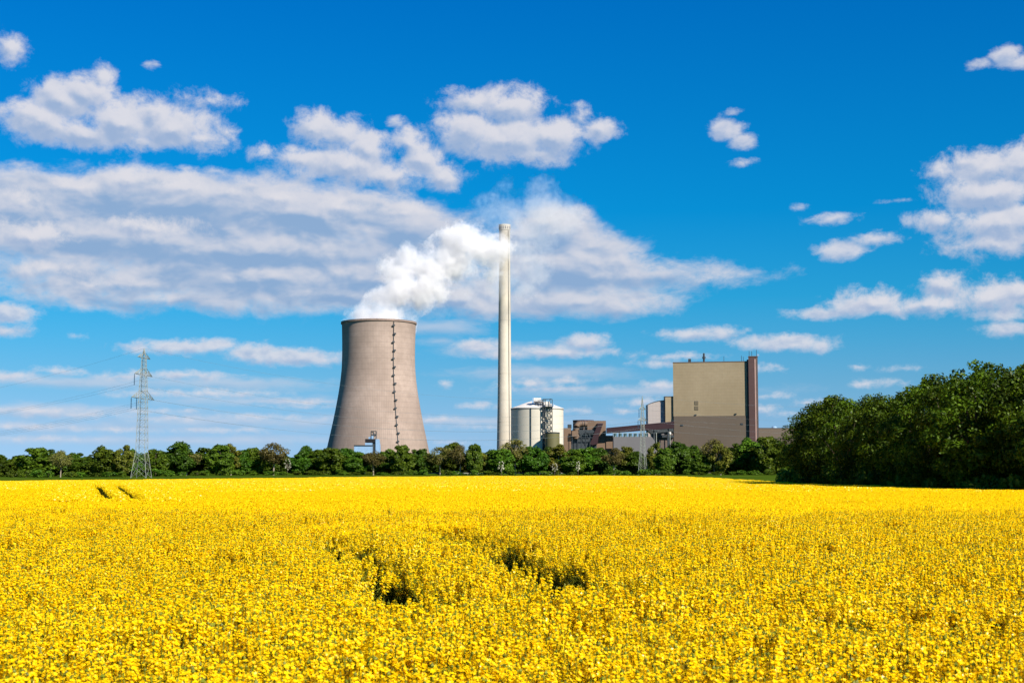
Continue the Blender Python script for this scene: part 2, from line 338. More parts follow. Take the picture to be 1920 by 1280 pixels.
for i in range(15):
    py = 617+i*15.2; z = zt(py); r = tower_r(z); sgn = 1 if i % 2 else -1
    c = Vector((tx+(r+.9)*math.sin(la), DT-(r+.9)*math.cos(la), z)); tn = Vector((math.cos(la), math.sin(la), 0)); nr = Vector((math.sin(la), -math.cos(la), 0))
    def bb(g_, ctr, h, dn, z0, z1):
        q = [ctr+tn*a*h+nr*b*dn for a, b in ((-1,-1),(1,-1),(1,1),(-1,1))]
        g_.add([(v.x, v.y, z+z0) for v in q]+[(v.x, v.y, z+z1) for v in q], [(0,3,2,1),(4,5,6,7),(0,1,5,4),(1,2,6,5),(2,3,7,6),(3,0,4,7)])
    gp = G(); bb(gp, c+tn*sgn*.55, 1.2, .8, -.25, .1); bb(gp, c+tn*sgn*.55+nr*.75, 1.2, .05, .1, 1.1)
    gp.build('platform', M['steel_dark'], lad)

# intake structure at the tower's foot
d = 1160; k = d/F
T = thing('pump_house', 'dark flat roofed pump house with blue panel in front of the cooling tower foot', 'building', (Xp(697,d), d, GZ))
X = lambda a: Xp(a, d); Z = lambda a: Zp(a, d)
G().box(X(684.5), X(704), d, d+9, Z(829), Z(822.5)).build('dark_roof_box', M['black'], T)
G().box(X(687), X(703.6), d+1, d+9, GZ, Z(829)).build('wall', M['steel_dark'], T)
G().add([(X(704.2),d,GZ),(X(714),d,GZ),(X(712),d,Z(836)),(X(710),d,Z(823)),(X(704.2),d,Z(823)),(X(704.2),d+8,GZ),(X(714),d+8,GZ),(X(712),d+8,Z(836)),(X(710),d+8,Z(823)),(X(704.2),d+8,Z(823))],
   [(0,1,2,3,4),(9,8,7,6,5),(0,5,6,1),(1,6,7,2),(2,7,8,3),(3,8,9,4),(4,9,5,0)]).build('side_panel', M['bluepanel'], T)
h = G()
for a in (695, 699, 704.5): h.tube([(X(a), d+3, Z(822.5)), (X(a), d+3, Z(808))], .45, 6)
h.box(X(694.6), X(705), d+2.4, d+3.6, Z(816), Z(814)); h.box(X(694.6), X(705), d+2.4, d+3.6, Z(808.6), Z(807.4))
h.tube([(X(695), d+3, Z(808)), (X(704.5), d+3, Z(815))], .3, 5); h.tube([(X(695), d+3, Z(822)), (X(704.5), d+3, Z(815))], .3, 5)
h.build('hoist_frame', M['steel_dark'], T)
h = G(); h.box(X(690.5), X(694.5), d+2, d+6, Z(822.5), Z(818.5)); h.tube([(X(697.2), d+2, Z(822.4)), (X(697.2), d+2, Z(817))], 1.1, 10); h.build('roof_unit', M['bluepanel'], T)
d2 = 1150
T = thing('filter_house', 'low pale blue flat building beside the pump house at the cooling tower foot', 'building', (Xp(680,d2), d2, GZ))
X = lambda a: Xp(a, d2); Z = lambda a: Zp(a, d2)
G().box(X(664), X(697.5), d2, d2+7, GZ, Z(835.6)).build('wall', M['bluepanel'], T)
G().box(X(663.4), X(698.2), d2-.5, d2+7.5, Z(835.6), Z(834)).build('roof_band', M['steel_dark'], T)
G().box(X(684), X(697), d2+1, d2+7, Z(834), Z(829.8)).build('upper_deck', M['bluepanel'], T)

# ------------------------------------------------------------------ chimney
d = 1290; k = d/F; cx = Xp(946, d)
T = thing('chimney', 'very tall cream concrete chimney with slotted crown, half behind drifting steam', 'chimney', (cx, d, GZ))
shade_stain(M['chimney'], [(85, 5, (.33,.29,.24), .6), (205, 222, (.40,.35,.30), .35)])  # plume and cloud shade painted into the lower shaft, streaked with stains
cp = [(15.6,888),(14.9,860),(14.2,830),(13.2,770),(12.4,700),(11.7,620),(11.0,540),(10.4,470),(10.0,433)]
prc = [(h*k, Zp(py, d)) for h, py in cp]; prc[0] = (prc[0][0]+.3, GZ)
G().lathe(cx, d, prc+[(prc[-1][0]-.6, prc[-1][1])], 64).build('shaft', M['chimney'], T, smooth=True)
chr_ = lambda z: float(np.interp(z, [b for a, b in prc], [a for a, b in prc]))
z1 = Zp(433, d); zt2 = Zp(421.5, d); rc = prc[-1][0]
crown = G().lathe(cx, d, [(rc-.5, z1), (rc+.45, z1+.4), (rc+.55, zt2), (rc-.6, zt2), (rc-.6, z1)], 64).build('crown', M['chimney'], T, smooth=True)
for i in range(16):
    a = 2*math.pi*(i+.35)/16; s = G(); zc = z1+2.6
    tn = (math.cos(a), math.sin(a)); nr = (math.sin(a), -math.cos(a)); vs = []
    for zz in (zc-1.25, zc+1.25):
        for (u, v) in ((-.42, -.3), (.42, -.3), (.42, .04), (-.42, .04)): vs.append((cx+nr[0]*(rc+.52+v)+tn[0]*u, d+nr[1]*(rc+.52+v)+tn[1]*u, zz))
    s.add(vs, [(0,3,2,1),(4,5,6,7),(0,1,5,4),(1,2,6,5),(2,3,7,6),(3,0,4,7)]); s.build('slot', M['steel_dark'], crown)
la = R(40); G().tube([(cx+(chr_(z)+.25)*math.sin(la), d-(chr_(z)+.25)*math.cos(la), z) for z in np.linspace(GZ, z1, 24)], .33, 5).build('ladder', mat('ladder_steel', (.16,.14,.12), .6, .2, .3), T)
for py in (500, 600, 700, 790):
    z = Zp(py, d); r = chr_(z); G().lathe(cx, d, [(r-.05, z-.25), (r+.14, z-.2), (r+.14, z+.2), (r-.05, z+.25)], 64).build('band', M['chimney'], T, smooth=True)

# ------------------------------------------------------------------ white silo, stair tower, olive tank
d = 1215; k = d/F; sx = Xp(1007.3, d); sr = 49.2*k
T = thing('storage_silo', 'large round white silo with shallow cone roof right of the chimney', 'silo', (sx, d, GZ))
zr = Zp(766.5, d)
G().lathe(sx, d, [(sr, GZ), (sr, zr)], 96).build('wall', M['white'], T, smooth=True)
rf = G().lathe(sx, d, [(sr+.25, zr-.1), (sr+.3, zr+.5), (sr*.72, zr+2.9), (sr*.4, zr+5.6), (sr*.12, zr+7.4), (0.01, zr+7.8)], 96).build('roof', M['white_roof'], T, smooth=True)
G().lathe(sx, d, [(sr+.02, zr-1.0), (sr+.18, zr-.95), (sr+.18, zr-.2), (sr+.02, zr-.12)], 96).build('eaves_ring', mat('grey_trim', (.20,.19,.18), .6, .1, .2), T)
a = math.asin((995-1007.3)/49.2); G().tube([(sx+(sr+.45)*math.sin(a), d-(sr+.45)*math.cos(a), GZ), (sx+(sr+.45)*math.sin(a), d-(sr+.45)*math.cos(a), zr)], .42, 6).build('downpipe', M['steel_dark'], T)

ds = d-sr-2.2
T = thing('stair_tower', 'dark open steel lattice stair tower in front of the white silo', 'tower', (Xp(1026.5, ds), ds, GZ))
X = lambda a: Xp(a, ds); Z = lambda a: Zp(a, ds)
fr = G(); xs = (1018, 1022.5, 1031.5, 1035.5)
for a in xs:
    for yy in (0, 2.4): fr.tube([(X(a), ds+yy, GZ), (X(a), ds+yy, Z(748))], .3, 5)
for py in range(748, 880, 11):
    fr.box(X(1018), X(1035.5), ds-.2, ds+.2, Z(py+.5), Z(py-.3)); fr.box(X(1018), X(1035.5), ds+2.2, ds+2.6, Z(py+.5), Z(py-.3))
for i, py in enumerate(range(764, 875, 11)):
    for (a, b) in ((1018, 1022.5), (1031.5, 1035.5)):
        fr.tube([(X(a), ds, Z(py)), (X(b), ds, Z(py+11))], .22, 4); fr.tube([(X(b), ds, Z(py)), (X(a), ds, Z(py+11))], .22, 4)
fr.build('frame', M['steel_dark'], T)
st = G()
for i, py in enumerate(range(764, 870, 11)):
    a, b = (1022.5, 1031.5) if i % 2 else (1031.5, 1022.5)
    st.prism([(X(a), Z(py)), (X(b), Z(py+11)), (X(b), Z(py+12.5)), (X(a), Z(py+1.5))], ds+.5, ds+2.2)
st.build('stairs', M['steel'], T)
for py in range(768, 840, 22): G().box(X(1018.3), X(1022.8), ds+.3, ds+2.1, Z(py+9), Z(py)).build('landing_screen', M['steel_dark'], T)
G().box(X(1017), X(1037.5), ds-.6, ds+5, Z(762.6), Z(761.2)).build('top_deck', M['steel_dark'], T)
G().box(X(1023.2), X(1031), ds+1.5, ds+4, Z(761.2), Z(752)).build('cabin', M['white_roof'], T)
G().box(X(1036.2), X(1038.6), ds+.5, ds+3, Z(761.2), Z(755.5)).build('side_cabin', M['bluepanel'], T)
dc = ds
T = thing('silo_conveyor', 'small conveyor arm with dark end box above the white silo roof', 'conveyor', (Xp(1008, dc), dc+8, zr+5))
G().box(X(998), X(1000.8), dc+6, dc+10, Z(754.5), Z(745)).build('end_box', M['bluepanel'], T)
G().box(X(1001), X(1015), dc+6.5, dc+9.5, Z(749.4), Z(744.8)).build('belt_hood', M['white_roof'], T)
h = G()
h.prism([(X(1001), Z(753.5)), (X(1021), Z(752)), (X(1021), Z(750.8)), (X(1001), Z(751.5))], dc+6.4, dc+9.6)
for i in range(6):
    a = 1004+i*2.9; h.tube([(X(a), dc+7, Z(752)), (X(a+2.4), dc+7, Z(762))], .24, 4); h.tube([(X(a+2.4), dc+7, Z(752)), (X(a), dc+7, Z(761))], .24, 4)
h.tube([(X(1006), dc+7, Z(760)), (X(1022), dc+7, Z(763))], .3, 5); h.tube([(X(1009), dc+6.5, Z(750)), (X(1034), dc+6.5, Z(746.8))], .28, 5)
h.build('arm', M['steel_dark'], T)
do = ds-9; orad = 13.7*do/F; ox = Xp(1035.6, do)
T = thing('storage_tank', 'small round olive green tank below the stair tower', 'tank', (ox, do, GZ))
G().lathe(ox, do, [(orad, GZ), (orad, Zp(810.5, do)), (orad*.5, Zp(809.6, do)), (.01, Zp(809.2, do))], 48).build('wall', M['olive'], T, smooth=True)
G().lathe(ox, do, [(orad+.02, Zp(812.3, do)), (orad+.16, Zp(812.2, do)), (orad+.16, Zp(810.4, do)), (orad-.1, Zp(810.2, do))], 48).build('rim', M['steel_dark'], T)

# ------------------------------------------------------------------ brown plant with duct and slanted conveyor
d = 1225; X = lambda a: Xp(a, d, 815); Z = lambda a: Zp(a, d)
T = thing('coal_mill_block', 'brown clad block of stepped volumes with curved drum top and rust coloured duct', 'building', (X(1103), d, GZ))
lb = G().box(X(1057.5), X(1071), d+2, d+16, GZ, Z(802)).build('left_block', M['brown'], T)
G().box(X(1065), X(1072.2), d+5, d+10, Z(802), Z(795)).build('roof_unit', M['steel_dark'], lb)
h = G().lathe(X(1095.5), d+17, [(20.3*d/F, Z(826)), (20.3*d/F, Z(787.4))], 10).build('drum', M['brown_dark'], T)  # darker cladding colour stands in for shadow on the drum
G().lathe(X(1095.5), d+17, [(20.6*d/F, Z(788)), (20.9*d/F, Z(786.2)), (.01, Z(785.4))], 10).build('drum_roof', M['purple_roof'], h)
G().box(X(1102), X(1137), d+5, d+26, GZ, Z(788)).build('right_block', M['brown'], T)
G().box(X(1137), X(1150), d+4, d+20, GZ, Z(817)).build('annex', M['brown'], T)
G().box(X(1136.6), X(1150.6), d+3.6, d+20.4, Z(817), Z(816)).build('annex_roof', M['purple_roof'], T)
dk = G().box(X(1071.6), X(1119), d+3, d+8, GZ, Z(806)).build('shadow_recess', M['steel_dark'], T)  # solid dark block painting the deep shadow between the volumes
el = [(X(1081), d+.5, Z(822)), (X(1081), d+.5, Z(803)), (X(1081.5), d+.8, Z(799)), (X(1084), d+1.4, Z(795.6)), (X(1088), d+2, Z(794)), (X(1101), d+3, Z(794.4))]
G().tube(el, 5.2*d/F, 20).build('duct', M['brown'], T, smooth=True)
du = G()
for (a, z0) in ((1088, 794), (1092.5, 794.1), (1097, 794.3)): du.tube([(X(a)-.3, d+2.2, Z(z0)), (X(a)+.3, d+2.2, Z(z0))], 5.6*d/F, 20)
du.build('duct_flanges', M['brown_dark'], T)
G().box(X(1072.3), X(1082.5), d-2.4, d-.6, Z(818), Z(807.5)).build('cladding_panel', M['brown'], T)
h = G()
for a in (1073, 1083, 1090, 1098, 1106): h.box(X(a)-.2, X(a)+.2, d-1.6, d-1.2, GZ, Z(805))
for py in (806, 812, 820): h.box(X(1082), X(1112), d-1.7, d-1.1, Z(py+.6), Z(py-.4))
h.box(X(1099), X(1114), d-2, d+2.8, Z(811), Z(807.5)); h.tube([(X(1083), d-1.4, Z(806)), (X(1090), d-1.4, Z(820))], .22, 4); h.tube([(X(1098), d-1.4, Z(812)), (X(1106), d-1.4, Z(828))], .22, 4)
h.build('steelwork', M['steel_dark'], T)
T = thing('slanted_conveyor', 'steep purple enclosed conveyor rising against the brown coal block', 'conveyor', (X(1112), d-3, GZ))
G().prism([(X(1110),Z(834)), (X(1120.5),Z(832)), (X(1122),Z(820)), (X(1130.5),Z(794.6)), (X(1121),Z(794.6)), (X(1114),Z(812)), (X(1106),Z(832))], d-.5, d+4.6).build('gallery', M['purple'], T)
G().box(X(1120.2), X(1131.2), d-.9, d+4.9, Z(794.6), Z(793.2)).build('roof_edge', M['purple_roof'], T)
d = 1222; X = lambda a: Xp(a, d, 800); Z = lambda a: Zp(a, d)
T = thing('conveyor_bridge', 'long purple enclosed conveyor bridge sloping up to the boiler house', 'conveyor bridge', (X(1200), d, GZ))
G().prism([(X(1137.6),Z(812.2)), (X(1264),Z(802.5)), (X(1264),Z(790.5)), (X(1137.6),Z(802.6))], d-1, d+5).build('gallery', M['purple'], T)
G().prism([(X(1137.6),Z(802.6)), (X(1264),Z(790.5)), (X(1264),Z(789.7)), (X(1137.6),Z(801.8))], d-1.4, d+5.4).build('roof', M['purple_roof'], T)
for a in (1160, 1225, 1252):
    h = G().tube([(X(a), d, GZ), (X(a)+.6, d+2, Z(809.5-(a-1160)*.07))], .5, 6); h.tube([(X(a)+3, d+4, GZ), (X(a)+.6, d+2, Z(809.5-(a-1160)*.07))], .5, 6); h.build('trestle', M['steel_dark'], T)

# pale low hall with roof fans, dark bunker steelwork
d = 1208; X = lambda a: Xp(a, d, 820); Z = lambda a: Zp(a, d)
T = thing('fan_hall', 'long low pale grey hall below the purple bridge with dark fans on its roof', 'building', (X(1188), d, GZ))
G().prism([(X(1150.3),GZ), (X(1234),GZ), (X(1227.5),Z(826)), (X(1222),Z(818.6)), (X(1150.3),Z(818.6))], d, d+11).build('wall', M['lowwall'], T)
for i in range(7):
    a = 1154.5+i*9.6; f = G(); r = 3.2*d/F
    f.lathe(X(a), d+6, [(r*1.05, Z(818.5)), (r*.85, Z(816)), (r*.95, Z(812.6)), (r*.6, Z(812)), (.01, Z(813))], 16); f.build('roof_fan', M['teal'], T)
    f = G(); f.box(X(a-4.4), X(a-3.8), d+4, d+8, Z(818.5), Z(812.5)); f.box(X(a-4.4), X(a+4.4), d+5.8, d+6.2, Z(811.6), Z(810.8)); f.build('fan_frame', M['steel'], T)
d = 1236; X = lambda a: Xp(a, d, 810); Z = lambda a: Zp(a, d)
T = thing('bunker_house', 'dark shadowed steel bunker beneath the conveyor bridge beside the boiler house', 'building', (X(1243), d, GZ))
G().prism([(X(1214),Z(806)), (X(1222),Z(813)), (X(1224),Z(826)), (X(1228),Z(826)), (X(1230),Z(812)), (X(1263),Z(808)), (X(1263),Z(799)), (X(1214),Z(803))], d+1, d+13).build('hopper', M['steel_dark'], T)
G().box(X(1228), X(1263), d+4, d+14, GZ, Z(812)).build('wall', M['brown_dark'], T)
G().box(X(1228.5), X(1246), d+2.2, d+4, Z(815), Z(811)).build('window_band', M['lowwall'], T)
h = G().box(X(1228), X(1264), d+1.4, d+3.6, Z(819.6), Z(815.6))
for a in (1228, 1238, 1252): h.box(X(a)-.35, X(a)+.35, d+1, d+1.4, GZ, Z(813))
h.build('steel_frame', M['steel_dark'], T)
T = thing('lamp_post', 'pale lamp post with round white globe left of the boiler house', 'lamp post', (X(1253.5), d-12, GZ))
G().tube([(X(1253.5), d-12, GZ), (X(1253.5), d-12, Z(814.5))], .3, 6).build('pole', M['steel'], T)
G().lathe(X(1253.5), d-12, [(.01,Z(815)), (.7,Z(814.4)), (.95,Z(812.7)), (.7,Z(811)), (.01,Z(810.4))], 14).build('globe', M['lamp'], T, smooth=True)
T = thing('lamp_post', 'plain pale mast left of the lamp with the round globe', 'mast', (X(1228), d-12, GZ))
G().tube([(X(1228), d-12, GZ), (X(1228), d-12, Z(810))], .36, 6).build('pole', M['steel'], T)
G().box(X(1228)-.8, X(1228)+.8, d-12.3, d-11.7, Z(810), Z(809)).build('lamp_head', M['steel'], T)

# curved grey building and beige block
d = 1257; X = lambda a: Xp(a, d, 775); Z = lambda a: Zp(a, d)
T = thing('curved_roof_hall', 'pale grey panelled hall with arched roof left of the boiler house', 'building', (X(1230), d, GZ))
arc = [(1215, 758.6), (1219, 756.6), (1224, 754.8), (1230, 753), (1237, 751.6), (1246, 750.8)]
G().prism([(X(1215),GZ), (X(1246),GZ)]+[(X(a), Z(b)) for a, b in arc[::-1]], d, d+20).build('wall', M['lightgrey'], T)
G().prism([(X(a), Z(b)) for a, b in arc[::-1]]+[(X(a), Z(b-.9)) for a, b in arc], d-.4, d+20.4).build('roof', M['steel_dark'], T)
T = thing('lift_block', 'narrow tall beige block squeezed between arched hall and boiler house', 'building', (X(1253), d-6, GZ))
G().box(X(1246.6), X(1266), d-4.5, d+8, GZ, Z(744)).build('wall', M['beige'], T)
G().box(X(1246.2), X(1266.4), d-4.9, d+8.4, Z(744), Z(743.2)).build('roof_edge', M['brown_dark'], T)

# ------------------------------------------------------------------ boiler house
d = 1250; X = lambda a: Xp(a, d, 760); Z = lambda a: Zp(a, d)
bx = X(1262.5)
T = thing('boiler_house', 'massive windowless beige and brown boiler house with red brown tower on its right', 'building', (bx, d, GZ))
L = 64.2
zs, zr = Z(780), Z(680.3)
uw = G().box(bx, bx+L, d+.4, d+26, zs+.004, zr).build('upper_wall', M['beige'], T)
lw = G().box(bx+.3, bx+L+.8, d, d+26.4, GZ, zs).build('lower_wall', M['taupe'], T)
G().box(bx-.2, bx+L+.2, d+.2, d+26.2, zr, zr+.7).build('parapet', M['brown_dark'], T)
for py in (755.5, 765): G().box(X(1302), X(1309), d+.1, d+.4, Z(py+3.6), Z(py-3.6)).build('vent', M['vent'], uw)
for a, py in ((1304, 778.5), (1378, 777.5)): G().box(X(a)-.8, X(a)+.8, d-.5, d+.4, Z(py), Z(py-1.8)).build('outlet', M['steel_dark'], uw)
for a, py in ((1278, 797), (1389, 795.5)): G().box(X(a)-1.1, X(a)+1.1, d-.4, d, Z(py+1.4), Z(py-1.4)).build('louvre', M['steel_dark'], lw)
h = G().tube([(X(1319.3), d+8, zr+.5), (X(1319.3), d+8, Z(669)), (X(1319.3), d+8, Z(661.5))], [.85, .95, .8], 12); h.tube([(X(1319.3), d+8, Z(671.5)), (X(1319.3), d+8, Z(668.5))], 1.5, 12)
h.build('roof_stack', M['steel_dark'], T)
h = G().box(X(1290), X(1295), d+6, d+9, zr+.5, Z(674)); h.tube([(X(1290), d+7.5, Z(674)), (X(1295), d+7.5, Z(674))], 1.1, 10); h.build('roof_vent', M['steel_dark'], T)
for a, t_ in ((1357, 669), (1389.6, 668), (1393, 670)): G().tube([(X(a), d+5, zr), (X(a), d+5, Z(t_))], .18, 4).build('roof_rod', M['steel_dark'], T)
t0 = bx+L+1.6; zt3 = Z(671.5)
st = G().box(t0, t0+7.6, d-2.4, d+7, GZ, zt3).build('stair_tower', M['redbrown'], T)
G().box(bx+L, t0, d+1, d+8, GZ, Z(676)).build('shadow_recess', M['steel_dark'], T)  # dark fill stands for the shadow in the gap beside the tower
G().box(t0+5.2, t0+6.3, d-2.62, d-2.4, GZ+4, zt3-2).build('light_strip', mat('pale_strip', (.42,.27,.24), .6, .1, .3), st)
G().box(t0+6.5, t0+7.4, d-2.6, d-2.4, GZ+4, zt3-1).build('dark_strip', M['brown_dark'], st)
G().box(t0-.2, t0+7.8, d-2.7, d+7.2, zt3, zt3+.6).build('tower_cap', M['brown_dark'], st)
for a, hgt in ((.6, 5.5), (2.8, 5.2), (6.9, 6.4)): G().tube([(t0+a, d+2, zt3), (t0+a, d+2, zt3+hgt)], .2, 5).build('antenna', M['steel_dark'], st)
G().box(t0+7.4, t0+9.2, d+1.4, d+2.4, zt3+.8, zt3+2.6).build('dish', M['bluepanel'], st)
T.rotation_euler.z = R(-12)
d = 1255; X = lambda a: Xp(a, d, 815); Z = lambda a: Zp(a, d)
T = thing('annex_hall', 'low grey brown annex hall right of the red brown tower, half behind trees', 'building', (X(1450), d, GZ))
G().box(X(1419), X(1530), d, d+22, GZ, Z(802.5)).build('wall', M['taupe'], T)
G().box(X(1418.6), X(1530.4), d-.3, d+22.3, Z(802.5), Z(801.7)).build('roof_edge', M['lowwall'], T)
G().lathe(X(1458.5), d+16, [(5.6*d/F, Z(802)), (5*d/F, Z(799.4)), (3*d/F, Z(797.6)), (.01, Z(797))], 20).build('roof_dome', M['bluepanel'], T, smooth=True)

# ------------------------------------------------------------------ power pylons and cables
def pylon(name, label, px0, base_py, d, prof, arms, apex, ins, rot):
    """prof: (py, half width px) of the mast; arms: (py, half length m, stay rise m); the arm axis is turned by rot (0 = across the view)"""
    kk = d/F; bx = Xp(px0, d, base_py); T = thing(name, label, 'pylon', (bx, d, ter(bx, d)))
    zz = [Zp(p, d) for p, _ in prof]; hw = [h*kk*.78 for _, h in prof]; zz[0] = ter(bx, d)
    W = lambda z: float(np.interp(z, zz, hw)); rot = R(rot); ca, sa = math.cos(rot), math.sin(rot)
    def c(u, v, z): return (bx+u*ca-v*sa, d+u*sa+v*ca, z)
    ms = G(); cor = ((-1,-1),(1,-1),(1,1),(-1,1))
    for (i, j) in cor: ms.tube([c(i*W(z), j*W(z), z) for z in zz], .072, 5)
    zc = zz[0]; lv = [zc]
    while zc < zz[-1]-.8: zc += max(1.1, 1.55*W(zc)); lv.append(min(zc, zz[-1]))
    for a, b in zip(lv, lv[1:]):
        for n_ in range(4):
            (i, j), (p, q) = cor[n_], cor[(n_+1) % 4]
            ms.tube([c(i*W(a), j*W(a), a), c(p*W(b), q*W(b), b)], .03, 4, False); ms.tube([c(p*W(a), q*W(a), a), c(i*W(b), j*W(b), b)], .03, 4, False)
            ms.tube([c(i*W(b), j*W(b), b), c(p*W(b), q*W(b), b)], .03, 4, False)
    zt = Zp(apex, d)
    for (i, j) in cor: ms.tube([c(i*hw[-1], j*hw[-1], zz[-1]), c(0, 0, zt)], .09, 4)
    ms.build('mast', M['steel'], T); ends = [c(0, 0, zt)]
    for (py, half, rise) in arms:
        z = Zp(py, d); ag = G(); wz = W(z)
        for s in (-1, 1):
            e = c(s*half, 0, z)
            for j in (-1, 1):
                ag.tube([c(s*wz, j*wz, z), e], .058, 4); ag.tube([c(s*wz*.8, j*wz*.8, z+rise), e], .07, 4)
                for f in (.3, .6):
                    lo = Vector(c(s*wz, j*wz, z)).lerp(Vector(e), f); hi = Vector(c(s*wz*.8, j*wz*.8, z+rise)).lerp(Vector(e), f); lo2 = Vector(c(s*wz, j*wz, z)).lerp(Vector(e), f+.28)
                    ag.tube([lo, hi], .05, 4, False); ag.tube([hi, lo2], .05, 4, False)
        ag.build('crossarm', M['steel'], T)
        for f in ins.get(py, ()):
            e = c(f*half, 0, z); L_ = 3.2
            if f > 0: ends.append(e); continue
            gi = G(); gi.tube([e, (e[0], e[1], z-L_)], .07, 5)
            for n_ in range(9): gi.tube([(e[0], e[1], z-.5-n_*.32), (e[0], e[1], z-.62-n_*.32)], .17, 8)
            gi.build('insulator', M['glass'], T); ends.append((e[0], e[1], z-L_))
    return ends
e1 = pylon('transmission_tower', 'tall pale steel lattice pylon with three cross arms at the left', 264.5, 899, 405,
  [(899, 19), (845, 11.2), (748, 8.6), (702, 6), (671, 4.2)], [(747, 9, 2.2), (703, 7, 2.0), (671, 5, 1.4)], 653, {747: (-1, -.55, .55, 1), 703: (-1, 1)}, 84)
e2 = pylon('transmission_tower', 'smaller pale lattice pylon in front of the trees below the conveyor bridge', 1205.5, 890, 545,
  [(890, 9.2), (842, 4.8), (800, 3.9), (788, 3.8), (767, 2.6)], [(788, 5.2, 1.2), (767, 4, 1)], 742.5, {788: (-1, -.5, .5, 1), 767: (-1, 1)}, 66)
def cable(a, b, sag, label, grp):
    a, b = Vector(a), Vector(b); pts = [a.lerp(b, t)-Vector((0, 0, sag*4*t*(1-t))) for t in np.linspace(0, 1, 22)]
    mid = a.lerp(b, .5); o = G().tube(pts, .019, 4, False).build('overhead_cable', M['cable']); tag(o, label, 'cable', grp)
nm = ['earth wire', 'lowest cable nearest the viewer', 'inner lower cable on the near side', 'inner lower cable on the far side', 'lowest cable on the far side', 'upper cable on the near side', 'upper cable on the far side']
far = [(px_, py_, 640) for px_, py_ in ((-420,770),(-420,822),(-400,822),(-380,822),(-360,822),(-420,795),(-380,795))]
for i in range(7):
    cable(e1[i], e2[i], 6.5, 'thin %s between the two pylons' % nm[i], 'cables between the pylons')
    cable(e1[i], P(*far[i]), 6, 'thin %s leaving the tall pylon leftward' % nm[i], 'cables left of the tall pylon')
    q_ = P(1900, (742, 800, 800, 800, 800, 775, 775)[i], 700+i*3)
    cable(e2[i], q_, 5, 'thin %s right of the small pylon' % nm[i], 'cables right of the small pylon')

# ------------------------------------------------------------------ trees
def leaf_cloud(centres, per, rad, size, seed, flat=1.0, up=.35):
    """leaf-sized quads scattered in clumps; returns verts, faces, tint per face"""
    r = np.random.default_rng(seed); vs = []; tint = []
    for (c, cr) in centres:
        n = int(per*(cr/rad)**2)
        d = r.normal(size=(n, 3)); d /= np.linalg.norm(d, axis=1)[:, None]
        pos = np.array(c)+d*(cr*r.uniform(.45, 1.08, n)**.6)[:, None]*np.array([1, 1, flat])
        nr = d*.75+np.array([0, 0, up])+r.normal(size=(n, 3))*.45; nr /= np.linalg.norm(nr, axis=1)[:, None]
        a = np.cross(nr, r.normal(size=(n, 3))); a /= np.linalg.norm(a, axis=1)[:, None]; b = np.cross(nr, a)
        s = (size*r.uniform(.6, 1.35, n))[:, None]
        vs.append(np.stack([pos-a*s, pos-b*s*.55, pos+a*s, pos+b*s*.55], 1)); tint.append(np.clip(r.uniform(.0, .55, n)+r.uniform(0, .5), 0, 1))
    return np.concatenate(vs).reshape(-1, 3), np.concatenate(tint)
def leaf_mesh(name, v, tint, material):
    n = len(v)//4; me = bpy.data.meshes.new(name); me.from_pydata(v.tolist(), [], np.arange(n*4).reshape(n, 4).tolist())
    at = me.attributes.new('tint', 'FLOAT', 'FACE'); at.data.foreach_set('value', tint.astype(np.float32)); me.materials.append(material); return me
def tree_meshes(kind, seed, material, bark, H, W, base, nclump, per, size, trunk_r, flat=.85, bare=False, crr=(.24, .4)):
    """crown: clumps filling an egg-shaped volume W wide between base and H; trunk with limbs"""
    r = np.random.default_rng(seed); cs = []; hh = (H-base)/2; cz = base+hh
    for i in range(nclump):
        while True:
            p = r.uniform(-1, 1, 3)
            if p@p < 1: break
        m = np.linalg.norm(p); p = p/m*(m**(.42 if not bare else .3)); t = (p[2]+1)/2; wd = W*(.62+.38*math.sin(math.pi*min(1, t*.9+.12)))
        cr = W*r.uniform(*crr)*(1.15-.45*t); cs.append(((p[0]*(wd-cr*.6), p[1]*(wd-cr*.6), cz+p[2]*(hh-cr*.55)), cr))
    v, t = leaf_cloud(cs, per, W*.28, size, seed+100, flat)
    v[:, 2] = np.maximum(v[:, 2], .05)
    crown = leaf_mesh('crown', v, t, material)
    g_ = G(); top = base+(H-base)*.75
    g_.tube([(0,0,-.3), (.05,0,base*.6), (.1,.08,base+.3*(H-base)), (0,0,top)], [trunk_r*1.25, trunk_r, trunk_r*.7, trunk_r*.2], 7)
    for i in range(14 if bare else 8):
        c = cs[i % len(cs)][0]; z0 = max(base*.8, .6)+r.uniform(0, .35)*(H-base)
        g_.tube([(0,0,z0), (c[0]*.45, c[1]*.45, z0+(c[2]-z0)*.6), c], [trunk_r*.45, trunk_r*.28, trunk_r*.08], 5)
    me = bpy.data.meshes.new('trunk'); me.from_pydata(g_.v, [], g_.f); me.materials.append(bark)
    return crown, me
def plant(kind, meshes, x, y, sx, sz, rot, label, cat, group, z=None):
    e = thing(kind, label, cat, (x, y, ter(x, y) if z is None else z), group); e.rotation_euler.z = rot; e.scale = (sx, sx, sz)
    for nm, me in zip(('crown', 'trunk'), meshes):
        if me is None: continue
        o = bpy.data.objects.new(nm, me); C.collection.objects.link(o); o.parent = e
    return e
KIND = {}
def kinds(key, n, seed, material, bark, **kw): KIND[key] = [tree_meshes(key, seed+i*13, material, bark, **kw) for i in range(n)]
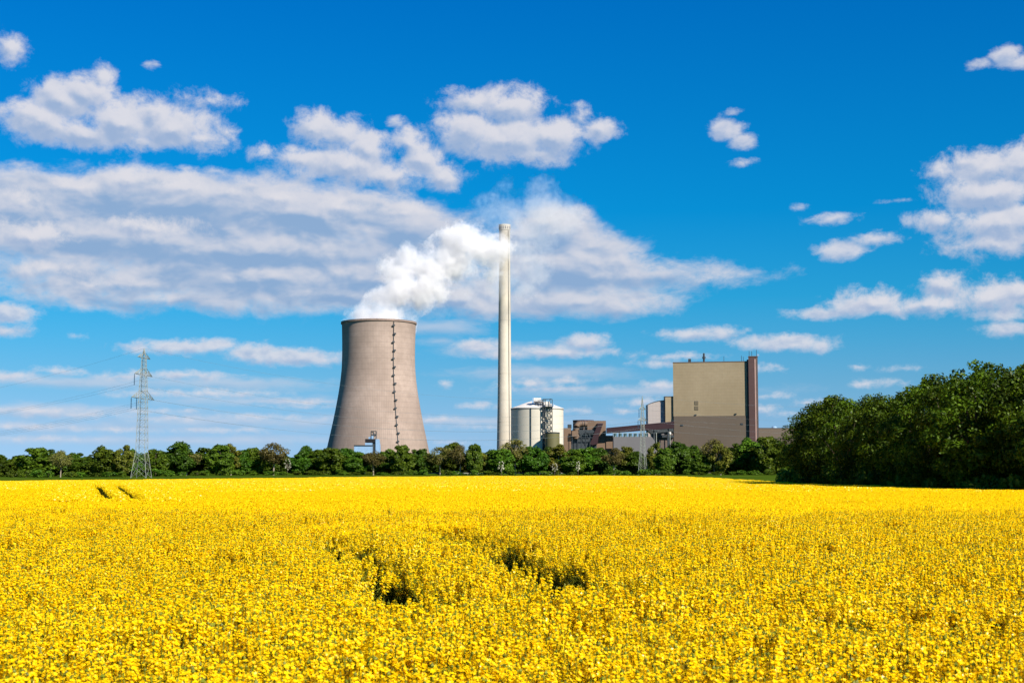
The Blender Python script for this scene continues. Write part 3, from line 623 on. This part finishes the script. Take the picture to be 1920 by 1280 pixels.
# unit: metres; standard far tree 12 m high, half width 5
kinds('d', 3, 10, M['leaf_dark'], M['bark'], H=12, W=4.6, base=.1, nclump=60, per=135, size=.38, trunk_r=.28)
kinds('g', 3, 60, M['leaf_mid'], M['bark'], H=12, W=4.4, base=.2, nclump=56, per=125, size=.38, trunk_r=.26)
kinds('y', 2, 110, M['leaf_yellow'], M['bark_pale'], H=12, W=3.6, base=1.2, nclump=40, per=85, size=.34, trunk_r=.22)
kinds('b', 3, 160, M['leaf_brown'], M['bark_pale'], H=12, W=4.2, base=4.2, nclump=44, per=70, size=.26, trunk_r=.2, bare=True)
kinds('w', 1, 210, M['blossom'], M['bark'], H=4.4, W=1.5, base=1.0, nclump=15, per=20, size=.2, crr=(.14,.30), trunk_r=.1)
kinds('s', 3, 230, M['leaf_mid'], M['bark'], H=2.2, W=1.9, base=.05, nclump=16, per=50, size=.2, trunk_r=.06)
LOOK = dict(d='dark green round tree', g='fresh green bushy tree', y='slim yellow green tree', b='bronze open crowned tree')
NAMES = dict(d='broadleaf_tree', g='broadleaf_tree', y='yellow_green_tree', b='bronze_tree')
ROW = [(-14,852,22,'d'),(3,857,20,'d'),(29,859,19,'g'),(68,838,29,'g'),(97,843,25,'d'),(114,845,17,'b'),(137,848,17,'d'),(156,855,20,'g'),(192,837,25,'g'),(214,846,22,'d'),
 (233,832,15,'y'),(246,843,19,'g'),(270,848,16,'d'),(292,838,18,'g'),(318,846,17,'d'),(336,827,24,'d'),(350,842,20,'b'),(384,838,25,'d'),(413,832,22,'g'),(433,832,15,'y'),(454,842,23,'d'),(474,838,18,'g'),
 (498,842,22,'d'),(513,831,22,'b'),(531,851,17,'d'),(560,852,20,'d'),(573,834,15,'d'),(600,842,24,'g'),(624,836,24,'g'),(648,839,24,'d'),(670,846,18,'g'),(700,846,20,'b'),(728,843,22,'g'),(753,833,19,'g'),
 (776,843,18,'d'),(792,840,17,'d'),(825,838,22,'b'),(848,825,18,'g'),(863,835,18,'b'),(880,851,14,'y'),(890,828,13,'g'),(906,848,14,'y'),(922,842,18,'d'),(940,838,20,'g'),(966,824,24,'b'),(1000,836,22,'d'),(1028,838,18,'d'),
 (1048,833,19,'y'),(1074,841,19,'g'),(1101,835,23,'g'),(1124,838,18,'d'),(1151,840,17,'b'),(1173,835,17,'y'),(1192,845,18,'d'),(1229,827,13,'y'),(1246,836,16,'g'),(1270,827,22,'d'),(1299,834,20,'d'),(1316,849,15,'g'),
 (1339,824,20,'b'),(1351,829,17,'y'),(1380,832,22,'d'),(1405,822,26,'g'),(1438,817,26,'g'),(1461,826,20,'d'),(1484,830,22,'d')]
LM = [(265,'tall pylon'),(540,'white hawthorn'),(709,'cooling tower'),(946,'chimney'),(1007,'white silo'),(1205,'small pylon'),(1330,'boiler house'),(1450,'annex hall')]
ORD = ['nearest','second','third','fourth','fifth','sixth','seventh','eighth','ninth','tenth','eleventh','twelfth','thirteenth','fourteenth']
def place_label(px, others, noun):
    a, nm = min(LM, key=lambda k: abs(k[0]-px)); side = 'right' if px > a else 'left'
    n = sum(1 for o in others if (o > a) == (px > a) and abs(o-a) < abs(px-a))
    return '%s, %s one %s of the %s' % (noun, ORD[min(n, 13)], side, nm)
def mpp(d): return d/F
rowd = lambda px: float(np.interp(px, [0, 250, 500, 1500], [425, 440, 525, 550]))
for i, (px, top, hw, kd) in enumerate(ROW):
    d = rowd(px)+18*((i*7) % 5)/4+(12 if kd == 'd' else 0)-(10 if kd == 'b' and i % 2 else 0)
    x = Xp(px, d, 870); gz = ter(x, d); h = Zp(top, d)-gz; W0 = {'d':4.6,'g':4.4,'y':3.6,'b':4.2}[kd]
    sc = hw*mpp(d)/W0*1.34
    same = [o[0] for o in ROW if o[3] == kd]
    plant(NAMES[kd], KIND[kd][i % len(KIND[kd])], x, d, sc, h/12*1.03, rng.uniform(0, 6.28), place_label(px, same, LOOK[kd]+' in front row'), 'tree', 'trees in the row behind the field')
BACK = [(px+rng.uniform(-7, 7), rng.uniform(843, 856), rng.uniform(18, 25)) for px in range(-20, 1500, 24)]
for i, (px, top, hw) in enumerate(BACK):
    d = rowd(px)+46+rng.uniform(-6, 14); x = Xp(px, d, 870); h = Zp(top, d)-ter(x, d)
    plant('hedge_tree', KIND['d'][i % 3], x, d, hw*mpp(d)/4.6*1.3, h/12, rng.uniform(0, 6.28), place_label(px, [b[0] for b in BACK], 'low dark tree in back row'), 'tree', 'low trees filling the back of the row')
for (px, top, hw, lb) in ((539, 857, 7, 'white blossoming hawthorn between dark trees left of the cooling tower'), (940, 862, 7, 'pale blossoming hawthorn under the chimney'), (1040, 866, 6.5, 'white blossoming hawthorn below the olive tank'), (1084, 862, 4.5, 'small sparse white hawthorn below the coal block')):
    d = 518; x = Xp(px, d, 880); h = Zp(top, d)-ter(x, d)
    plant('hawthorn_bush', KIND['w'][0], x, d, hw*mpp(d)/1.5, h/4.4, rng.uniform(0, 6), lb, 'bush', 'white blossoming hawthorns')
SH = [(px+rng.uniform(-9, 9), rng.uniform(877, 886), rng.uniform(10, 18)) for px in range(-10, 1480, 27)]
for i, (px, top, hw) in enumerate(SH):
    d = rowd(px)-14+rng.uniform(-6, 6); x = Xp(px, d, 885); h = max(.8, Zp(top, d)-ter(x, d))
    plant('low_shrub', KIND['s'][i % 3], x, d, hw*mpp(d)/1.9, h/2.2, rng.uniform(0, 6), place_label(px, [b[0] for b in SH], 'low green shrub at foot of trees'), 'shrub', 'low shrubs along the foot of the trees')

# the wood on the right: rows of tall trees close to the field edge
kinds('W', 5, 300, M['leaf_wood'], M['bark'], H=12, W=4.0, base=.3, nclump=95, per=210, size=.145, trunk_r=.25, flat=.8, crr=(.18, .30))
TOP = [(1470,830),(1480,788),(1500,765),(1540,752),(1575,740),(1620,742),(1660,726),(1690,722),(1720,716),(1745,708),(1780,702),(1810,688),(1842,676),(1880,684),(1930,674),(1990,668),(2080,655),(2300,640)]
topy = lambda px: float(np.interp(px, [a for a, b in TOP], [b for a, b in TOP]))
WOOD = []
for i, px in enumerate((1538,1552,1570,1590,1628,1668,1706,1742,1786,1832,1884,1936,1996,2070,2150)):
    WOOD.append((px, edge_d(px)+7+(i % 3)*1.5, 0, 'front'))
for i, px in enumerate((1536,1548,1564,1590,1630,1672,1716,1760,1806,1850,1900,1952,2010,2080)):
    WOOD.append((px, edge_d(px)+17+(i % 2)*3, rng.uniform(-4, 10), 'second'))
for i, px in enumerate((1505,1545,1590,1640,1690,1745,1800,1860,1925,2000)):
    WOOD.append((px, edge_d(px)+32+(i % 2)*4, rng.uniform(2, 14), 'third'))
for i, (px, d, dy, rw) in enumerate(WOOD):
    x = Xp(px, d, 850); h = Zp(topy(px)+dy+rng.uniform(-7, 4), d)*rng.uniform(.98, 1.04); n = [p for p in WOOD if p[3] == rw]
    lb = 'tall dark tree in the wood, %s from its left end in the %s row' % (('first' if [p[0] for p in n].index(px) == 0 else ORD[min(13, [p[0] for p in n].index(px))] if [p[0] for p in n].index(px) < 14 else 'last'), rw)
    wv = rng.uniform(.88, 1.15); plant('wood_tree', KIND['W'][i % 5], x, d, max(.55, min(1.1, h/12))*wv, h/12, rng.uniform(0, 6.28), lb, 'tree', 'trees of the wood on the right')
for i, (px, top) in enumerate(((1472,882),(1482,872),(1490,868),(1503,878),(1518,874),(1545,885),(1572,880),(1598,888),(1630,872),(1662,890),(1700,886),(1750,892),(1800,888),(1850,890),(1905,886))):
    d = edge_d(px)+3.4; x = Xp(px, d, 895); h = Zp(top, d)
    plant('edge_shrub', KIND['s'][i % 3], x, d, rng.uniform(.8, 1.25), h/2.2, rng.uniform(0, 6), 'leafy shrub at the edge of the wood, %s from its left end' % (['first']+ORD[1:]+['last'])[i], 'shrub', 'shrubs along the edge of the wood')

# white car on the road behind the tree trunks, crash barrier
d = 560; x = Xp(1228, d, 885)
T = thing('parked_car', 'small white car half hidden between tree trunks right of the small pylon', 'car', (x, d, GZ))
def carp(pts, y0, y1): return G().prism([(x+a, GZ+b) for a, b in pts], y0, y1)
carp([(-2,.35),(2,.35),(2.05,.75),(1.9,.9),(.95,1.0),(-1.9,1.0),(-2.05,.8)], d-.85, d+.85).build('body', M['carwhite'], T)
carp([(-1.75,1.0),(1.0,1.0),(.35,1.48),(-1.3,1.5)], d-.74, d+.74).build('cabin', M['carglass'], T)
carp([(-1.3,1.5),(.35,1.48),(.3,1.54),(-1.25,1.56)], d-.74, d+.74).build('roof', M['carwhite'], T)
for a in (-1.3, 1.3):
    for b in (-.86, .66): G().tube([(x+a, d+b, GZ+.33), (x+a, d+b+.2, GZ+.33)], .33, 14).build('wheel', M['tyre'], T)
d = 556; x0, x1 = Xp(795, d, 885), Xp(1060, d, 885)
T = thing('crash_barrier', 'grey steel crash barrier glimpsed between trunks below the chimney', 'crash barrier', ((x0+x1)/2, d, GZ))
G().box(x0, x1, d, d+.1, GZ+.55, GZ+.9).build('rail', M['steel'], T)
a = x0+1
while a < x1: G().box(a-.06, a+.06, d+.1, d+.2, GZ, GZ+.8).build('post', M['steel'], T); a += 4

# ------------------------------------------------------------------ rape field
def petal_mat():
    m = bpy.data.materials.new('rape_petals'); m.use_nodes = True; m.node_tree.nodes.clear(); q = N(m.node_tree)
    a = q.new('ShaderNodeAttribute', attribute_name='tint'); c = q.mix(a.outputs['Fac'], (.90,.60,.002), (.97,.77,.003))
    d = q.new('ShaderNodeBsdfDiffuse'); tr = q.new('ShaderNodeBsdfTranslucent'); q.put(d.inputs[0], c); q.put(tr.inputs[0], c)
    x = q.new('ShaderNodeMixShader'); x.inputs[0].default_value = .5; m.node_tree.links.new(d.outputs[0], x.inputs[1]); m.node_tree.links.new(tr.outputs[0], x.inputs[2])
    gl = q.new('ShaderNodeBsdfGlossy'); gl.inputs['Roughness'].default_value = .35; x2 = q.new('ShaderNodeMixShader'); x2.inputs[0].default_value = .03
    m.node_tree.links.new(x.outputs[0], x2.inputs[1]); m.node_tree.links.new(gl.outputs[0], x2.inputs[2])
    o = q.new('ShaderNodeOutputMaterial'); m.node_tree.links.new(x2.outputs[0], o.inputs[0]); return m
M['petal'] = petal_mat(); M['stem'] = leaf_mat('rape_stems', (.12,.14,.008), (.19,.20,.015), .25, .01)
def crosses(pos, nrm, size, r):
    """four-petalled flowers: two crossed, slightly cupped strips"""
    n = len(pos); a = np.cross(nrm, r.normal(size=(n, 3))); a /= np.linalg.norm(a, axis=1)[:, None]; b = np.cross(nrm, a); s = size[:, None]; up = nrm*s*.25; out = []
    for (u, v) in ((a, b), (b, a)):
        for sg in (1, -1): out.append(np.stack([pos-v*s*.2, pos+u*sg*s*.95-v*s*.5+up, pos+u*sg*s*.95+v*s*.5+up, pos+v*s*.2], 1))
    return np.concatenate(out).reshape(-1, 3)
def quads(pos, nrm, size, r):
    n = len(pos); a = np.cross(nrm, r.normal(size=(n, 3))); a /= np.linalg.norm(a, axis=1)[:, None]; b = np.cross(nrm, a); s = size[:, None]
    return np.stack([pos-a*s-b*s*.6, pos+a*s-b*s*.6, pos+a*s*.8+b*s*.7, pos-a*s*.8+b*s*.6], 1).reshape(-1, 3)
var = bpy.data.collections.new('rapeseed_variants')
def variant(name, petals, ptint, stems):
    nq = len(petals)//4; vs = petals.tolist()+stems.v; fs = np.arange(nq*4).reshape(nq, 4).tolist()+[[i+nq*4 for i in f] for f in stems.f]
    me = bpy.data.meshes.new(name); me.from_pydata(vs, [], fs); me.materials.append(M['petal']); me.materials.append(M['stem'])
    me.polygons.foreach_set('material_index', [0]*nq+[1]*(len(fs)-nq))
    at = me.attributes.new('tint', 'FLOAT', 'FACE'); at.data.foreach_set('value', np.concatenate([ptint, rng.uniform(0, 1, len(fs)-nq)]).astype(np.float32))
    o = bpy.data.objects.new(name, me); var.objects.link(o); return o
def raceme(base, axis, L, rad, n, r, fs=.0105):
    t = r.uniform(0, 1, n)**.8; ang = r.uniform(0, 6.28, n); rr = rad*(1-.55*t)*r.uniform(.55, 1.1, n)
    ax = np.array(axis); p = np.array(base)+ax*(t*L)[:, None]+np.stack([np.cos(ang)*rr, np.sin(ang)*rr, np.zeros(n)], 1)
    nm = np.stack([np.cos(ang), np.sin(ang), 1.0+1.0*t], 1)+r.normal(size=(n, 3))*.3; nm /= np.linalg.norm(nm, axis=1)[:, None]
    return p, nm, fs*r.uniform(.8, 1.2, n)
NEAR, MID, FAR = 7, 4, 3
for kx in range(NEAR):
    r = np.random.default_rng(500+kx); g_ = G(); ps = []; ns = []; ss = []; tt = []
    h = 1.28; lean = r.normal(size=2)*.05
    g_.tube([(0,0,0), (lean[0]*.5, lean[1]*.5, .7), (lean[0], lean[1], h)], [.009, .008, .005], 4, False)
    for j in range(r.integers(12, 17)):
        ang = r.uniform(0, 6.28); out = r.uniform(.05, .29) if j else .0; z0 = r.uniform(.55, .95); z1 = h-.42*r.uniform(0, 1)**1.5*(1 if j else 0)
        bx_, by_ = lean[0]+math.cos(ang)*out, lean[1]+math.sin(ang)*out
        if j: g_.tube([(lean[0]*z0/h, lean[1]*z0/h, z0), ((bx_+lean[0])*.5+math.cos(ang)*.02, (by_+lean[1])*.5, (z0+z1)*.52), (bx_, by_, z1)], [.006, .005, .004], 3, False)
        L_ = r.uniform(.09, .17); p, n_, s_ = raceme((bx_, by_, z1), (lean[0]*.6, lean[1]*.6, 1), L_, r.uniform(.03, .05), int(r.integers(24, 38)), r, .0135)
        ps.append(p); ns.append(n_); ss.append(s_); tt.append(np.clip(r.uniform(0, .6, len(p))+r.uniform(-.1, .45), 0, 1))
        g_.tube([(bx_, by_, z1), (bx_, by_, z1+L_+.015)], [.0028, .006], 3, False)
        if r.random() < .55:
            a_, b_, z_, s_3 = bx_+lean[0]*.6*L_, by_+lean[1]*.6*L_, z1+L_+.012, r.uniform(.009, .016)
            g_.add([(a_+s_3,b_,z_),(a_,b_+s_3,z_),(a_-s_3,b_,z_),(a_,b_-s_3,z_),(a_,b_,z_+s_3*1.3),(a_,b_,z_-s_3)], [(0,1,4),(1,2,4),(2,3,4),(3,0,4),(1,0,5),(2,1,5),(3,2,5),(0,3,5)])
        if r.random() < .7:
            for q_ in range(3): zz = z1-.03-.03*q_; a2 = r.uniform(0, 6.28); g_.tube([(bx_, by_, zz), (bx_+math.cos(a2)*.035, by_+math.sin(a2)*.035, zz+.03)], [.0018, .001], 3, False)
    for j in range(10):
        z0 = r.uniform(.3, 1.22); a2 = r.uniform(0, 6.28); l_ = r.uniform(.06, .15); c_, s_2 = math.cos(a2), math.sin(a2)
        g_.add([(0,0,z0), (c_*l_*.5-s_2*l_*.2, s_2*l_*.5+c_*l_*.2, z0+.05), (c_*l_, s_2*l_, z0-.01), (c_*l_*.5+s_2*l_*.2, s_2*l_*.5-c_*l_*.2, z0+.05)], [(0,1,2,3)])
    pt = np.concatenate(tt); variant('a_rape_plant', crosses(np.concatenate(ps), np.concatenate(ns), np.concatenate(ss), r), np.tile(pt, 4), g_)
for kx in range(MID):            # a square metre of crop for the middle distance
    r = np.random.default_rng(600+kx); g_ = G(); ps = []; ns = []; ss = []
    for j in range(250):
        b = (r.uniform(-.55, .55), r.uniform(-.55, .55), 1.28-r.uniform(0, 1)**1.6*.36); p, n_, s_ = raceme(b, (0,0,1), .12, .045, 9, r, .021); ps.append(p); ns.append(n_); ss.append(s_)
        if j % 3 == 0: g_.tube([(b[0]*.96, b[1]*.96, .35), b], [.006, .004], 3, False)
    for j in range(120):
        z0 = r.uniform(.3, 1.05); a2 = r.uniform(0, 6.28); bx_, by_ = r.uniform(-.55, .55, 2); c_, s_2 = math.cos(a2)*.1, math.sin(a2)*.1
        g_.add([(bx_,by_,z0), (bx_+c_*.5-s_2*.3, by_+s_2*.5+c_*.3, z0+.04), (bx_+c_, by_+s_2, z0-.01), (bx_+c_*.5+s_2*.3, by_+s_2*.5-c_*.3, z0+.04)], [(0,1,2,3)])
    v_ = quads(np.concatenate(ps), np.concatenate(ns), np.concatenate(ss), r); variant('b_rape_patch', v_, np.clip(r.uniform(0, 1, len(v_)//4), 0, 1), g_)
for kx in range(FAR):            # nine square metres of crop for the far field
    r = np.random.default_rng(700+kx); g_ = G(); n = 3400
    pos = np.stack([r.uniform(-1.6, 1.6, n), r.uniform(-1.6, 1.6, n), 1.40-r.uniform(0, 1, n)**1.5*.32], 1); nm = r.normal(size=(n, 3))*.7+np.array([0, 0, .7]); nm /= np.linalg.norm(nm, axis=1)[:, None]
    v_ = quads(pos, nm, r.uniform(.03, .055, n), r)
    for j in range(260):
        bx_, by_, z0 = r.uniform(-1.6, 1.6), r.uniform(-1.6, 1.6), r.uniform(.6, 1.2); g_.add([(bx_,by_,z0), (bx_+.1,by_+.03,z0+.05), (bx_+.16,by_-.05,z0), (bx_+.06,by_-.1,z0-.03)], [(0,1,2,3)])
    variant('c_rape_patch', v_, r.uniform(0, 1, n), g_)

for kx in range(2):             # small tuft of crop lining the far tracks
    r = np.random.default_rng(800+kx); g_ = G(); n = 75
    pos = np.stack([r.uniform(-.22, .22, n), r.uniform(-.22, .22, n), 1.40-r.uniform(0, 1, n)**1.5*.32], 1); nm = r.normal(size=(n, 3))*.7+np.array([0, 0, .7]); nm /= np.linalg.norm(nm, axis=1)[:, None]
    g_.tube([(0,0,.2), (0,0,1.1)], [.02, .015], 3, False); variant('d_rape_tuft', quads(pos, nm, r.uniform(.03, .05, n), r), r.uniform(0, 1, n), g_)

def track(px, py):                    # ground position of a point on the flower tops
    r_ = ray(px, py); t_ = (CT-CAMZ)/r_.z; return np.array([r_.x*t_, r_.y*t_])
TR = [([track(*p) for p in ((590,993),(640,1016),(700,1048),(748,1080),(800,1112))], .62), ([track(*p) for p in ((815,984),(880,1003),(960,1028),(1050,1062),(1110,1086),(1175,1112))], .92),
      ([track(*p) for p in ((183,908),(192,918),(208,934))], .42), ([track(*p) for p in ((220,908),(235,918),(262,935))], .42)]
def track_dist(x, y):
    best = np.full(len(x), 9e9)
    for pts_, hw in TR:
        for a, b in zip(pts_, pts_[1:]):
            ab = b-a; t_ = np.clip(((x-a[0])*ab[0]+(y-a[1])*ab[1])/(ab@ab), 0, 1); best = np.minimum(best, np.hypot(x-a[0]-ab[0]*t_, y-a[1]-ab[1]*t_)-hw*(1+.15*np.sin(y*2.1+x*3.7)*np.sin(y*.9+1.3)))
    return best
def inside(x, y):
    px = 960+x/np.maximum(y, .1)*F*math.cos(PITCH); return y < np.interp(px, [a for a, b in EDGE], [b for a, b in EDGE])
HFOV = .36
def scatter(y0, y1, cell, jit):
    ys = np.arange(y0, y1, cell); out = []
    for yy in ys:
        hw = HFOV*yy*1.06+4; xs = np.arange(-hw, hw, cell); out.append(np.stack([xs, np.full(len(xs), yy)], 1))
    p = np.concatenate(out); p = p+rng.uniform(-.5, .5, p.shape)*cell*jit; return p[inside(p[:, 0], p[:, 1])]
def fbm(p, s, seed): return np.array([mnoise.fractal(Vector((a*s+seed, b*s, 0)), 1., 2., 3) for a, b in p])
def fade(p, a, b): return np.clip((p[:, 1]-a)/(b-a)+fbm(p, .08, 21.)*.3, 0, 1)
pn = scatter(4.5, 52., .165, 1.5); td = track_dist(pn[:, 0], pn[:, 1]); td = np.where(rng.uniform(0, 1, len(td)) < .02, 1., td); thin = fbm(pn, .55, 3.); t2 = fbm(pn, 1.5, 13.)
keep = (td > 0) & (rng.uniform(0, 1, len(pn)) > np.clip((thin-.10)*1.5+(t2-.16)*2.6*(thin > -.25), .03, .9)) & (rng.uniform(0, 1, len(pn)) > fade(pn, 32., 52.)); pn = pn[keep]
pm = scatter(32., 150., 1., .35); tm = track_dist(pm[:, 0], pm[:, 1]); u_ = rng.uniform(0, 1, len(pm))
farm = (tm < 3.) & (pm[:, 1] > 60); ex = pm[farm]; pm = pm[~farm & (tm > 0)]; u_ = rng.uniform(0, 1, len(pm))
pm = pm[(u_ < fade(pm, 26., 44.)) & (u_ > fade(pm, 105., 150.))]
pt_ = np.concatenate([ex+np.array([a, b]) for a in (-.33, 0, .33) for b in (-.33, 0, .33)]); pt_ = pt_+rng.uniform(-.12, .12, pt_.shape); pt_ = pt_[track_dist(pt_[:, 0], pt_[:, 1]) > .1]
pf = scatter(100., 345, 3., .25); pf = pf[(rng.uniform(0, 1, len(pf)) < fade(pf, 90., 125.)) & (track_dist(pf[:, 0], pf[:, 1]) > 2.2)]
hn = fbm(pn, .35, 9.); hm = fbm(pm, .2, 9.); hf = fbm(pf, .05, 9.)
allp = np.concatenate([pn, pm, pf, pt_]); n0, n1, n2, n3 = len(pn), len(pm), len(pf), len(pt_)
scl = np.concatenate([(1+hn*.15)*rng.uniform(.86, 1.07, n0)*np.interp(pn[:, 1], [0, 60], [1, .99])*np.where(rng.uniform(0, 1, n0) > .985, 1.10, 1), 1.0+hm*.07+rng.uniform(-.03, .03, n1), 1+hf*.05+rng.uniform(-.02, .03, n2), rng.uniform(.97, 1.03, n3)])
idx = np.concatenate([rng.integers(0, NEAR, n0), NEAR+rng.integers(0, MID, n1), NEAR+MID+rng.integers(0, FAR, n2), NEAR+MID+FAR+rng.integers(0, 2, n3)])
rot = np.zeros((len(allp), 3)); rot[:, 2] = rng.uniform(0, 6.28, len(allp)); rot[n0:, 2] = np.round(rot[n0:, 2]/(math.pi/2))*(math.pi/2); rot[:n0, :2] = rng.normal(size=(n0, 2))*.15
print('crop instances', n0, n1, n2)
me = bpy.data.meshes.new('rapeseed_crop'); me.from_pydata([(a, b, ter(a, b)) for a, b in allp], [], [])
for nm, ty, ar, key in (('rot', 'FLOAT_VECTOR', rot, 'vector'), ('scl', 'FLOAT', scl, 'value'), ('idx', 'INT', idx, 'value')):
    at = me.attributes.new(nm, ty, 'POINT'); at.data.foreach_set(key, ar.astype(np.int32 if ty == 'INT' else np.float32).ravel())
crop = bpy.data.objects.new('rapeseed_crop', me); C.collection.objects.link(crop)
tag(crop, 'dense bright yellow flowering rape crop filling the field', 'crop', kind='stuff')
gt = bpy.data.node_groups.new('crop_scatter', 'GeometryNodeTree'); gt.interface.new_socket('Geometry', in_out='INPUT', socket_type='NodeSocketGeometry'); gt.interface.new_socket('Geometry', in_out='OUTPUT', socket_type='NodeSocketGeometry')
q = N(gt); gi = q.new('NodeGroupInput'); go = q.new('NodeGroupOutput'); ci = q.new('GeometryNodeCollectionInfo')
ci.inputs['Collection'].default_value = var; ci.inputs['Separate Children'].default_value = True; ci.inputs['Reset Children'].default_value = True
ip = q.new('GeometryNodeInstanceOnPoints'); ip.inputs['Pick Instance'].default_value = True
def attr(nm, ty):
    a_ = q.new('GeometryNodeInputNamedAttribute', data_type=ty); a_.inputs['Name'].default_value = nm; return [o for o in a_.outputs if o.enabled and o.name == 'Attribute'][0]
gt.links.new(gi.outputs[0], ip.inputs['Points']); gt.links.new(ci.outputs[0], ip.inputs['Instance']); gt.links.new(attr('idx', 'INT'), ip.inputs['Instance Index'])
gt.links.new(attr('rot', 'FLOAT_VECTOR'), ip.inputs['Rotation']); gt.links.new(attr('scl', 'FLOAT'), ip.inputs['Scale']); gt.links.new(ip.outputs[0], go.inputs[0])
md = crop.modifiers.new('scatter', 'NODES'); md.node_group = gt
# bare soil below the crop
so_ = G(); bs = list(range(-1400, 3301, 100)); rows = 40; vs = []
for j in range(rows):
    for px in bs:
        e = edge_d(px)+.5; y_ = 2+(e-2)*(j/(rows-1))**1.6; x_ = (px-960)/F/math.cos(PITCH)*max(y_, 22); vs.append((x_, y_, ter(x_, y_)+.012))
nb = len(bs); so_.add(vs, [(j*nb+i, j*nb+i+1, (j+1)*nb+i+1, (j+1)*nb+i) for j in range(rows-1) for i in range(nb-1)])
tag(so_.build('field_soil', M['soil'], smooth=True), kind='structure')

# ------------------------------------------------------------------ steam
DP = 1236
DENSE = [(655,603,7),(664,598,13),(680,594,20),(702,592,26),(733,592,32),(758,592,20),(768,599,9),(722,562,30),(750,546,38),(786,545,36),(745,508,33),(768,490,34),(800,510,36),(816,550,22),(832,482,36),(862,458,42),(884,446,30),(908,468,36),(936,468,30),(920,494,24),(866,494,26)]
THIN = [(830,580,15),(880,545,30),(870,515,26),(955,520,30),(985,480,38),(1000,440,42),(960,402,38),(922,396,34),(1020,398,46),(1062,408,36),(1018,356,28),(948,350,18),(1086,400,22),(990,540,30),(925,530,30),(1000,500,34)]
base = Vector((tx, DT, Zp(607, DT)-14))
def pl(px, py, r_):
    dd = DT+max(0, (px-710)/235)*34; v = P(px, py, dd); return (v.x-base.x, v.y-base.y, v.z-base.z, r_*DT/F)
BD = [pl(*b) for b in DENSE]; BT = [pl(*b) for b in THIN]
BD += [(a*.0+dx, dy, 12, 17) for dx, dy, a in ((-11,-4,0),(11,4,0),(0,-10,0),(0,10,0))]
import bmesh
bm = bmesh.new()
from mathutils import Matrix
for (a, b, c_, r_) in BD+BT:
    bmesh.ops.create_icosphere(bm, subdivisions=2, radius=r_*1.22+3, matrix=Matrix.Translation((a, b, c_)))
me = bpy.data.meshes.new('steam_plume'); bm.to_mesh(me); bm.free()
st_ = bpy.data.objects.new('steam_plume', me); C.collection.objects.link(st_)
rm = st_.modifiers.new('union', 'REMESH'); rm.mode = 'VOXEL'; rm.voxel_size = 5
dg = bpy.context.evaluated_depsgraph_get(); m2 = bpy.data.meshes.new_from_object(st_.evaluated_get(dg)); st_.modifiers.clear(); st_.data = m2
st_.location = base; tag(st_, 'white steam cloud billowing from the cooling tower past the chimney top', 'steam', kind='stuff')
m = bpy.data.materials.new('steam'); m.use_nodes = True; m.node_tree.nodes.clear(); q = N(m.node_tree)
t_ = q.new('ShaderNodeTexCoord'); po = t_.outputs['Object']
wn = q.v('SUBTRACT', q.noise(po, .028, 2, .5, color=True), (.5,.5,.5)); pw = q.v('ADD', po, q.v('MULTIPLY', wn, (26, 26, 26)))
def balls(bl):
    acc = None
    for (a, b, c_, r_) in bl:
        f_ = q.m('SUBTRACT', r_, q.v('DISTANCE', pw, (a, b, c_))); acc = f_ if acc is None else q.m('SMOOTH_MAX', acc, f_, 3.)
    return acc
nz = q.m('ADD', q.m('SUBTRACT', q.noise(po, .055, 5, .62), .5), q.m('MULTIPLY', q.m('SUBTRACT', q.noise(po, .22, 3, .6), .5), .35))
fd = q.m('ADD', balls(BD), q.m('MULTIPLY', nz, 38)); ft = q.m('ADD', balls(BT), q.m('MULTIPLY', nz, 44))
dens = q.m('ADD', q.ss(fd, -4, 11, 0, .13), q.ss(ft, -3, 13, 0, .017))
vp = q.new('ShaderNodeVolumePrincipled'); vp.inputs['Color'].default_value = (.89, .88, .895, 1); vp.inputs['Anisotropy'].default_value = -.12
q.put(vp.inputs['Density'], dens); o = q.new('ShaderNodeOutputMaterial'); m.node_tree.links.new(vp.outputs[0], o.inputs['Volume'])
m.cycles.volume_step_rate = .3 if hasattr(m.cycles, 'volume_step_rate') else 1
m2.materials.clear(); m2.materials.append(m)
